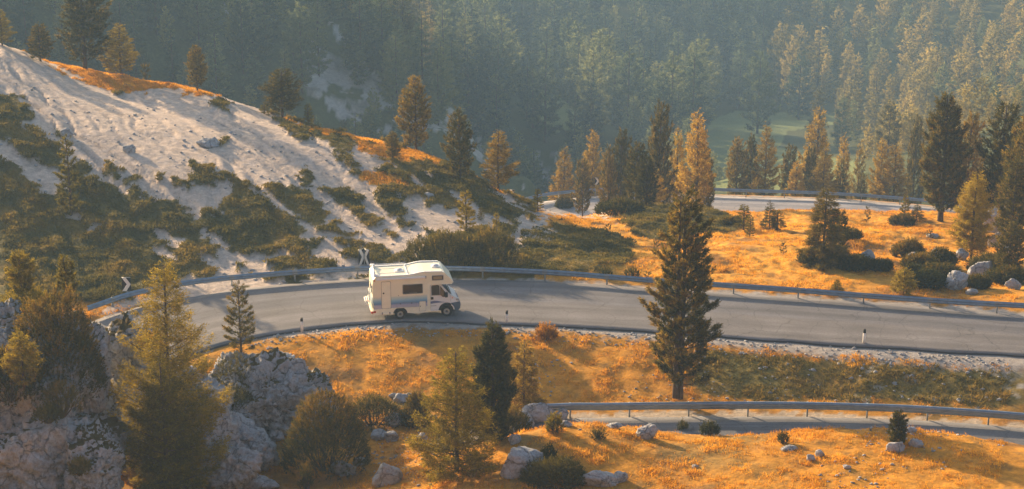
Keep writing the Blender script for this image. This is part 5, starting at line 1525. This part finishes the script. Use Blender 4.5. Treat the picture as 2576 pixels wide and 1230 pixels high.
# rear: window, high panel, lamps, bike rack
bm = bmesh.new(); add_box(bm, -.02, .005, -.88, .25, 1.72, 2.28); rw = bm_obj("rear_window", bm, M['galv_dull'], van)
bm = bmesh.new(); add_box(bm, -.035, -.015, -.83, .20, 1.77, 2.23); bm_obj("window_pane", bm, M['glass'], rw)
bm = bmesh.new(); add_box(bm, -.012, .004, -.9, .9, .80, 1.5); bm_obj("rear_panel", bm, mat('rear_blue', (.40, .52, .60), .4), van)
for y in (-.98, .98):
    rbox("tail_lamp", -.125, .02, y - .12, y + .12, .50, .64, M['redlamp'], van, .015)
rbox("side_tail_lamp", .02, .18, -VW - .022, -VW + .01, .54, .66, M['redlamp'], van, .01)
rk = empty("bike_rack_frame", (0, 0, 0)); rk.parent = van; 
COL.objects.unlink(rk); bpy.data.objects.remove(rk)
v, f = join([tube_mesh([(-.02, y, 1.75), (-.10, y, 1.72), (-.14, y, 1.1), (-.12, y, .92), (-.42, y, .90)], .018, 6) for y in (-.45, .35)] + [tube_mesh([(-.13, -.5, z), (-.13, .42, z)], .016, 6) for z in (1.25, 1.66)])
rack = build_mesh("bike_rack", v, f, [M['white']], van)
for x in (-.16, -.27, -.38):
    v, f = box_vf(x, -.05, 1.02 + .08 * (x + .38) / .2, .055, 1.25, .05); build_mesh("bike_channel", v, f, [M['white']], rack)
v, f = join([tube_mesh([(-.14, y, 1.2), (-.22, y + .06, 1.42), (-.30, y, 1.38)], .014, 5) for y in (-.3, .1, .3)]); build_mesh("rack_clamp", v, f, [M['galv_dull']], rack)
rbox("licence_plate", -.115, -.095, -.26, .26, .47, .58, M['white'], van, 0)

# cab
CW = .98
cab_pts = [(3.44, .42), (4.22, .40)] + [(4.63 + .44 * math.cos(a), .38 + .45 * math.sin(a)) for a in np.linspace(math.pi * .97, math.pi * .03, 11)] + [(5.18, .44), (5.42, .50), (5.44, .86), (5.38, 1.05), (5.27, 1.16), (4.98, 1.36), (4.86, 1.44), (4.28, 2.12), (4.10, 2.205), (3.44, 2.205)]
bm = bmesh.new()
n = len(cab_pts)
def hw(z): return CW if z < 1.35 else CW - (z - 1.35) * .17
def hx(x): return 0 if x < 4.9 else (x - 4.9) ** 2 * .55
sA = [bm.verts.new((x, -hw(z) + hx(x), z)) for x, z in cab_pts]; sB = [bm.verts.new((x, hw(z) - hx(x), z)) for x, z in cab_pts]
fa = bm.faces.new(sA); fb = bm.faces.new(sB[::-1])
ws_face = None
for i in range(n):
    j = (i + 1) % n
    fc = bm.faces.new((sA[i], sB[i], sB[j], sA[j]))
bmesh.ops.triangulate(bm, faces=[fa, fb])
bmesh.ops.recalc_face_normals(bm, faces=bm.faces)
es = [e for e in bm.edges if len(e.link_faces) == 2 and e.calc_face_angle(0) > math.radians(35) and all(v.co.z > .9 for v in e.verts)]
bmesh.ops.bevel(bm, geom=es, offset=.05, segments=3, profile=.6, affect='EDGES', clamp_overlap=True)
cab = bm_obj("cab", bm, M['cabwhite'], van)
def side_y(z): return -hw(z)
def sloped(name, pts, off, th, m, parent):
    """panel that follows the lean of the cab side"""
    bm = bmesh.new()
    a = [bm.verts.new((x, side_y(z) - off - th, z)) for x, z in pts]; b = [bm.verts.new((x, side_y(z) - off, z)) for x, z in pts]
    bm.faces.new(a); bm.faces.new(b[::-1]); k = len(pts)
    for i in range(k): bm.faces.new((a[i], b[i], b[(i + 1) % k], a[(i + 1) % k]))
    return bm_obj(name, bm, m, parent)
door_o = [(3.62, .50), (4.16, .50), (4.22, .74), (4.36, .92), (4.62, .98), (4.86, 1.0), (4.86, 1.40), (4.28, 2.06), (4.14, 2.13), (3.62, 2.13)]
sloped("cab_door_seam", scaled(door_o, .012), .001, .003, M['trim'], van)
cdoor = sloped("cab_door", door_o, .002, .008, M['cabwhite'], van)
win1 = [(3.71, 1.47), (4.19, 1.45), (4.19, 2.02), (4.08, 2.07), (3.75, 2.05), (3.71, 2.0)]
win2 = [(4.23, 1.45), (4.40, 1.32), (4.66, 1.32), (4.70, 1.42), (4.32, 1.92), (4.25, 2.0)]
for wpts, mm in ((win1, M['interior']), (win2, M['glass'])):
    s = sloped("cab_window", scaled(wpts, .02), .012, .004, M['trim'], cdoor)
    sloped("window_pane", wpts, .018, .004, mm if mm is M['glass'] else mat('open_window_dark', (.022, .018, .018), .35, spec=.4), s)
sloped("door_handle", rrect(3.64, 3.80, 1.18, 1.34, .02), .012, .014, M['black'], cdoor)
sloped("swoosh_stripe", [(3.62, .90), (3.9, .93), (4.2, .95), (4.60, .955), (4.30, 1.0), (4.05, 1.07), (3.85, 1.08), (3.62, 1.04)], .012, .003, M['blue'], cdoor)
sloped("door_strip", [(3.64, .74), (3.98, .74), (3.98, .77), (3.64, .77)], .012, .006, M['trim'], cdoor)
# rubber guard, arches, bumper
arc_o = [(4.63 + .52 * math.cos(a), .38 + .54 * math.sin(a)) for a in np.linspace(math.pi * .96, math.pi * .30, 9)]
arc_i = [(4.63 + .44 * math.cos(a), .38 + .45 * math.sin(a)) for a in np.linspace(math.pi * .96, math.pi * .30, 9)]
for sgn in (-1, 1):
    bm = bmesh.new(); rows = []
    for pts, yo in ((arc_o, .0), (arc_o, .035), (arc_i, .035), (arc_i, 0)):
        rows.append([bm.verts.new((x, sgn * (CW + yo - .005 - hx(x)), z)) for x, z in pts])
    for a, b in zip(rows[:-1], rows[1:]):
        for i in range(len(a) - 1): bm.faces.new((a[i], a[i + 1], b[i + 1], b[i]))
    bm_obj("arch_trim", bm, M['black'], van)
bm = bmesh.new()
bp = [(4.95, .80), (5.10, .62), (5.14, .36), (5.36, .36), (5.50, .46), (5.53, .72), (5.50, .90), (5.2, .885), (4.90, .88)]
a = [bm.verts.new((x, -(CW + .03) + hx(x) * .85, z)) for x, z in bp]; b = [bm.verts.new((x, (CW + .03) - hx(x) * .85, z)) for x, z in bp]
bm.faces.new(a); bm.faces.new(b[::-1])
for i in range(len(bp)): bm.faces.new((a[i], b[i], b[(i + 1) % len(bp)], a[(i + 1) % len(bp)]))
bevel_all(bm, .03, 2, 40)
bm_obj("front_bumper", bm, M['bumper'], van)
# windscreen on the slope
def slope_plate(name, x0, z0, x1, z1, y0, y1, off, th, m, parent, inset=.0):
    nx, nz = -(z0 - z1), (x0 - x1); l = math.hypot(nx, nz); nx, nz = abs(nz) / l * 0 + (z1 - z0) / l, -(x1 - x0) / l
    if nz < 0: nx, nz = -nx, -nz
    bm = bmesh.new(); vs = []
    for o_ in (off, off + th):
        for (x, z, y) in ((x0, z0, y0), (x0, z0, y1), (x1, z1, y1 - inset), (x1, z1, y0 + inset)):
            vs.append(bm.verts.new((x + nx * o_, y, z + nz * o_)))
    for f in ((0, 1, 2, 3), (7, 6, 5, 4), (0, 4, 5, 1), (1, 5, 6, 2), (2, 6, 7, 3), (3, 7, 4, 0)): bm.faces.new([vs[i] for i in f])
    return bm_obj(name, bm, m, parent)
wsf = slope_plate("windscreen", 4.84, 1.47, 4.31, 2.09, -.90, .90, .004, .010, M['glass'], van, .09)
v, f = tube_mesh([(4.90, -.80, 1.45), (4.70, -.45, 1.72), (4.62, -.30, 1.80)], .012, 5); build_mesh("wiper", v, f, [M['black']], van)
rbox("cowl", 4.84, 4.96, -.80, .80, 1.385, 1.43, M['black'], van, .012)
for sgn in (-1, 1):
    rbox("headlight", 5.22, 5.41, sgn * .76 - .12, sgn * .76 + .12, .97, 1.12, M['lens'], van, .03)
sloped("side_indicator", rrect(4.96, 5.02, 1.18, 1.24, .01), -.01, .02, M['amber'], van)
for sgn in (-1, 1):
    mm_ = rbox("wing_mirror", 4.50, 4.68, sgn * 1.14 - .09, sgn * 1.14 + .09, 1.34, 1.66, M['black'], van, .035)
    v, f = tube_mesh([(4.6, sgn * .95, 1.46), (4.6, sgn * 1.10, 1.46)], .025, 6); build_mesh("mirror_arm", v, f, [M['black']], mm_)
# door frame post between living part and cab
rbox("pillar_moulding", 3.40, 3.60, -VW - .008, -VW + .13, .72, 2.21, M['cream'], van, .03)
rbox("overcab_moulding", 3.42, 4.98, -VW - .010, -VW + .10, 2.165, 2.25, M['cream'], van, .025)
rbox("corner_box", 3.32, 3.60, -VW - .006, -VW + .13, .42, .80, M['cream'], van, .02)
# wheels
def wheel(x, y, steer=0.0):
    w = empty("wheel", (x, y, .345)); w.parent = van; w.rotation_euler = (0, 0, steer)
    bm = bmesh.new(); R = .345; sgn = -1 if y < 0 else 1
    pr = [(.19, -.095), (.29, -.105), (.33, -.095), (R, -.07), (R, .07), (.33, .095), (.29, .105), (.19, .095)]
    seg = 36; rows = []
    for i in range(seg):
        a = 2 * math.pi * i / seg
        rows.append([bm.verts.new((r * math.cos(a), t, r * math.sin(a))) for r, t in pr])
    for i in range(seg):
        A_, B_ = rows[i], rows[(i + 1) % seg]
        for k in range(len(pr)): bm.faces.new((A_[k], A_[(k + 1) % len(pr)], B_[(k + 1) % len(pr)], B_[k]))
    bm_obj("tyre", bm, M['tyre'], w, False)
    bm = bmesh.new()
    pr = [(.20, .10 * sgn), (.185, .085 * sgn), (.155, .06 * sgn), (.12, .085 * sgn), (.085, .09 * sgn), (.0, .09 * sgn)]
    rows = []
    for i in range(seg):
        a = 2 * math.pi * i / seg; hole = 0
        rows.append([bm.verts.new((r * math.cos(a), t + (-.02 * sgn if (k == 2 and i % 3 == 0) else 0), r * math.sin(a))) for k, (r, t) in enumerate(pr[:-1])])
    c = bm.verts.new((0, pr[-1][1], 0))
    for i in range(seg):
        A_, B_ = rows[i], rows[(i + 1) % seg]
        for k in range(len(pr) - 2): bm.faces.new((A_[k], A_[k + 1], B_[k + 1], B_[k]))
        bm.faces.new((A_[-1], c, B_[-1]))
    bm_obj("rim", bm, M['rim'], w, False)
    bm = bmesh.new(); bmesh.ops.create_cone(bm, cap_ends=True, segments=18, radius1=.085, radius2=.07, depth=.03, matrix=Matrix.Translation((0, sgn * .10, 0)) @ Matrix.Rotation(math.radians(90) * (1 if sgn < 0 else -1), 4, 'X')); bm_obj("hub_cap", bm, M['hub'], w)
for x, y, st_ in ((1.70, -.94, 0), (1.70, .94, 0), (4.63, -.90, -.03), (4.63, .90, -.03)): wheel(x, y, st_)
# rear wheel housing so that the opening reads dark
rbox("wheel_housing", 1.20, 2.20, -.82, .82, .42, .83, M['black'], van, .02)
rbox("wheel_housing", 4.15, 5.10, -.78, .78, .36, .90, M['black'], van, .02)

# ------------------------------------------------------------------ chevron signs, delineator posts
def sign(base, w, h, zc, rz, label, chev=1, double=False, bent=False, post_off=.0):
    root = empty("chevron_sign", base, rz, label, "road sign")
    pth = [(0, .05, -.1), (0, .05, zc - h * .62)] + ([(-.10, .02, zc - h * .56), (-.22, .04, zc - h * .5)] if bent else []) + ([(-.22, .06, zc + h * .3)] if bent else [(0, .05, zc + h * .4)])
    pth = [(x + (.12 if bent else 0), y, z) for x, y, z in pth]
    v, f = tube_mesh(pth, .03, 8); build_mesh("sign_post", v, f, [M['greypost']], root, smooth_shade=True)
    def board(x0, ww, c, yaw):
        bo = build_mesh("sign_board", *box_vf(0, 0, 0, ww, .018, h), [M['black'], M['greypost']], root)
        bo.location = (x0, 0, zc); bo.rotation_euler = (0, 0, yaw)
        t = ww * .46; a = ww / 2
        if c > 0: pts = [(-a, h / 2), (-a + t, h / 2), (a, 0), (-a + t, -h / 2), (-a, -h / 2), (a - t, 0)]
        else: pts = [(a, h / 2), (a, h / 2), (a, h / 2)]
        if c > 0:
            qs = [(pts[0], pts[1], pts[2], pts[5]), (pts[5], pts[2], pts[3], pts[4])]
        else:
            m_ = [(-x, z) for x, z in [(-a, h / 2), (-a + t, h / 2), (a, 0), (-a + t, -h / 2), (-a, -h / 2), (a - t, 0)]]
            qs = [(m_[0], m_[1], m_[2], m_[5]), (m_[5], m_[2], m_[3], m_[4])]
        V, Fq = [], []
        for q in qs:
            b0 = len(V)
            V += [(x, -.013, z) for x, z in q]; Fq.append([b0, b0 + 1, b0 + 2, b0 + 3])
        build_mesh("chevron", np.array(V), np.array(Fq), [M['white']], bo)
        rim_ = [box_vf(0, .0, h / 2 + .006, ww + .02, .05, .012), box_vf(0, .0, -h / 2 - .006, ww + .02, .05, .012)]
        for v, f in rim_: build_mesh("board_edge", v, f, [M['greypost']], bo)
    if double:
        board(-w * .36, w, 1, math.radians(38)); board(w * .36, w, -1, math.radians(-38))
    else: board(0, w, chev, 0)
    return root


def sign_at(px, ycen, wpx, hpx, Y, label, rz=0.0, **kw):
    p = at_y(px, ycen, Y); sc = scale_at(p)
    g = height([p[0]], [p[1]])[0]
    return sign((p[0], p[1], g), wpx / sc, hpx / sc / .95, p[2] - g, rz, label, **kw)


sign_at(318, 715, 22, 34, 119.6, "black chevron sign with white arrow at the left, on a kinked post behind the guardrail", bent=True)
sign_at(916, 646, 18, 38, 126.8, "double chevron sign with two angled boards behind the camper van", double=True)
sign_at(1288, 488, 12, 22, 166, "small distant chevron sign at the left end of the far guardrail", rz=.2)
sign_at(1502, 455, 12, 18, 213, "small distant chevron sign between the hazy larches")

for px, yt, yb, lab in ((760, 801, 838, "white roadside post with black top, left of the camper van"), (1275, 783, 818, "white roadside post with black top, just right of the camper van"), (2173, 829, 868, "white roadside post with black top, far right on the verge")):
    p = drop(px, yb); sc = scale_at(p); h = (yb - yt) / sc / .94
    root = empty("delineator_post", p, 0, lab, "roadside post", "white delineator posts on the near verge")
    v, f = box_vf(0, 0, h * .36, .15, .10, h * .8 + .1); build_mesh("post_shaft", v, f, [M['white']], root)
    v, f = box_vf(0, 0, h * .88, .152, .102, h * .24); v[4:6, 2] -= .05; build_mesh("black_cap", v, f, [M['black']], root)
    v, f = box_vf(0, -.049, h * .88, .045, .006, h * .12); build_mesh("reflector", v, f, [M['amber']], root) if False else None
# ------------------------------------------------------------------ grass and scrub, too many to count
rngg = np.random.default_rng(9)


def scatter(n, umin, umax, y0, y1):
    yy = np.sqrt(rngg.uniform(y0 ** 2, y1 ** 2, n)); uu = rngg.uniform(umin, umax, n)
    return uu * yy, yy


def tufts(name, x, y, z, k, hgt, wid, m, label, cat, tint0, spread=.5, up=1.0, sz=None, parent=None):
    n = len(x); rep = np.repeat(np.arange(n), k); N = len(rep)
    s = (np.ones(n) if sz is None else sz)[rep]
    C = np.stack([x, y, z], 1)[rep] + rngg.normal(0, 1, (N, 3)) * np.array([.10, .10, 0]) * s[:, None] * hgt * 5
    C[:, 2] -= .02
    D = unit(np.array([0, 0, up]) + rngg.normal(0, spread, (N, 3)) * np.array([1, 1, .4]))
    V, Fc = blades(C, D, hgt * s * rngg.uniform(.6, 1.3, N), wid * s * rngg.uniform(.6, 1.3, N), rngg)
    t = np.clip(tint0[rep] + rngg.normal(0, .10, N), 0, 1)
    o = build_mesh(name, V, Fc, [M[m]], tint=np.repeat(t, 3))
    return tag(o, label, cat, kind='stuff')


def roadfree(x, y, m=.7):
    ok = np.ones(len(x), bool)
    for i in range(3): ok &= road_info(x, y, i) > m
    return ok


x, y = scatter(60000, -.27, .27, 84, 121)
z = height(x, y); k = ground_kinds(x, y, z)
g = fbm(x * .35, y * .35, octaves=4, seed=101); cl = fbm(x * .9, y * .9, octaves=3, seed=205)
ok = roadfree(x, y, .8) & (k[3] < .5) & (rngg.uniform(0, 1, len(x)) < .45 + .9 * cl)
ok &= ~((road_info(x, y, 0) < 1.2) & (rngg.uniform(0, 1, len(x)) < .8))
tufts("grass", x[ok], y[ok], z[ok], 7, .15, .034, 'grass', "dry orange grass on the near meadow and slope", "grass", np.clip(.50 - .35 * g[ok] + .18 * cl[ok], 0, 1), sz=1 + .8 * np.clip(cl[ok], -.6, 1))
ok = (k[3] > .5) & roadfree(x, y, .8) & (rngg.uniform(0, 1, len(x)) < .6)
tufts("verge_plants", x[ok], y[ok], z[ok], 9, .20, .07, 'weed', "brown-green weeds on the bank below the road", "weeds", np.clip(.35 + .5 * cl[ok], 0, 1), spread=.9, sz=1 + .7 * np.clip(cl[ok], -.6, 1))
x, y = scatter(60000, -.05, .27, 119, 176)
z = height(x, y); k = ground_kinds(x, y, z)
g = fbm(x * .35, y * .35, octaves=4, seed=101); cl = fbm(x * .7, y * .7, octaves=3, seed=205)
ok = roadfree(x, y, .9) & (k[0] < .5) & (k[1] < .5) & (rngg.uniform(0, 1, len(x)) < .40 + .9 * cl)
tufts("grass", x[ok], y[ok], z[ok], 6, .16, .045, 'grass', "glowing orange grass on the field beyond the guardrail", "grass", np.clip(.6 - .3 * g[ok] + .35 * cl[ok], 0, 1), sz=1 + .7 * np.clip(cl[ok], -.6, 1))
x, y = scatter(170000, -.27, .14, 119, 172)
z = height(x, y); k = ground_kinds(x, y, z)
cl = fbm(x * .8, y * .8, octaves=3, seed=91); c2 = fbm(x * .5, y * .5, octaves=4, seed=110)
ok = roadfree(x, y, 1.3) & (k[1] > .5)
lift = np.clip(cl + .35, 0, 1)
tufts("scrub", x[ok], y[ok], z[ok] + .05 + .28 * lift[ok], 5, .17, .085, 'cover', "dark green and brown dwarf scrub carpeting the hillside", "scrub", np.clip(.35 + .55 * c2[ok] + .15 * cl[ok], 0, 1), spread=.9, sz=.8 + .8 * lift[ok])
ok = k[4] & roadfree(x, y, 1.3)
tufts("grass", x[ok], y[ok], z[ok], 5, .16, .06, 'grass', "orange grass fringe along the crest of the pale hill", "grass", np.clip(.55 + .4 * cl[ok], 0, 1))
# stones lying on the gravel verges and the scree
def stones(n, umin, umax, y0, y1, test, size, name, label, seed):
    x, y = scatter(n, umin, umax, y0, y1); z = height(x, y); ok = test(x, y, z); x, y, z = x[ok], y[ok], z[ok]
    base, fc = ico(1); P = []
    s = size * rngg.uniform(.4, 1.4, len(x)) ** 1.5
    V = base[None] * (1 + .25 * rngg.normal(size=(len(x), len(base), 1))) * s[:, None, None] * np.array([1, .8, .6]) + np.stack([x, y, z + s * .2], 1)[:, None]
    Fc = (fc[None] + (np.arange(len(x)) * len(base))[:, None, None]).reshape(-1, 3)
    o = build_mesh(name, V.reshape(-1, 3), Fc, [M['rock']]); tag(o, label, "stones", kind='stuff')
stones(9000, -.2, .27, 104, 122, lambda x, y, z: (np.abs(road_info(x, y, 0) - 1.1) < 1.0) & (y < 117) & (project(x, y, z)[0] > 620), .07, "gravel", "pale gravel and stones along the road verge", 1)
stones(500, .05, .27, 100, 114, lambda x, y, z: (ground_kinds(x, y, z)[3] > .5) & (project(x, y, z)[0] > 1900) & roadfree(x, y, .8), .10, "gravel", "whitish stones scattered on the weedy bank", 2)
stones(900, -.27, .02, 122, 155, lambda x, y, z: ground_kinds(x, y, z)[0] > .5, .10, "gravel", "loose small stones on the pale slope", 3)
stones(3000, -.1, .27, 84, 112, lambda x, y, z: roadfree(x, y, .6) & (fbm(x * .2, y * .2, octaves=2, seed=4) > .1), .07, "gravel", "scattered whitish stones in the orange turf", 4)
# ------------------------------------------------------------------ haze
HAZE = 0.00042
hv, hf = box_vf(0, 785, -45, 2300, 1660, 220)
hz = build_mesh("haze", hv, hf, [])
hm = bpy.data.materials.new("haze_air"); hm.use_nodes = True
nt = hm.node_tree
for n in list(nt.nodes):
    if n.type != 'OUTPUT_MATERIAL': nt.nodes.remove(n)
vol = nt.nodes.new("ShaderNodeVolumePrincipled")
vol.inputs["Color"].default_value = (.32, .54, .88, 1)
vol.inputs["Density"].default_value = HAZE
vol.inputs["Anisotropy"].default_value = .25
nt.links.new(vol.outputs[0], nt.nodes["Material Output"].inputs["Volume"])
hz.data.materials.append(hm)
tag(hz, kind='stuff')
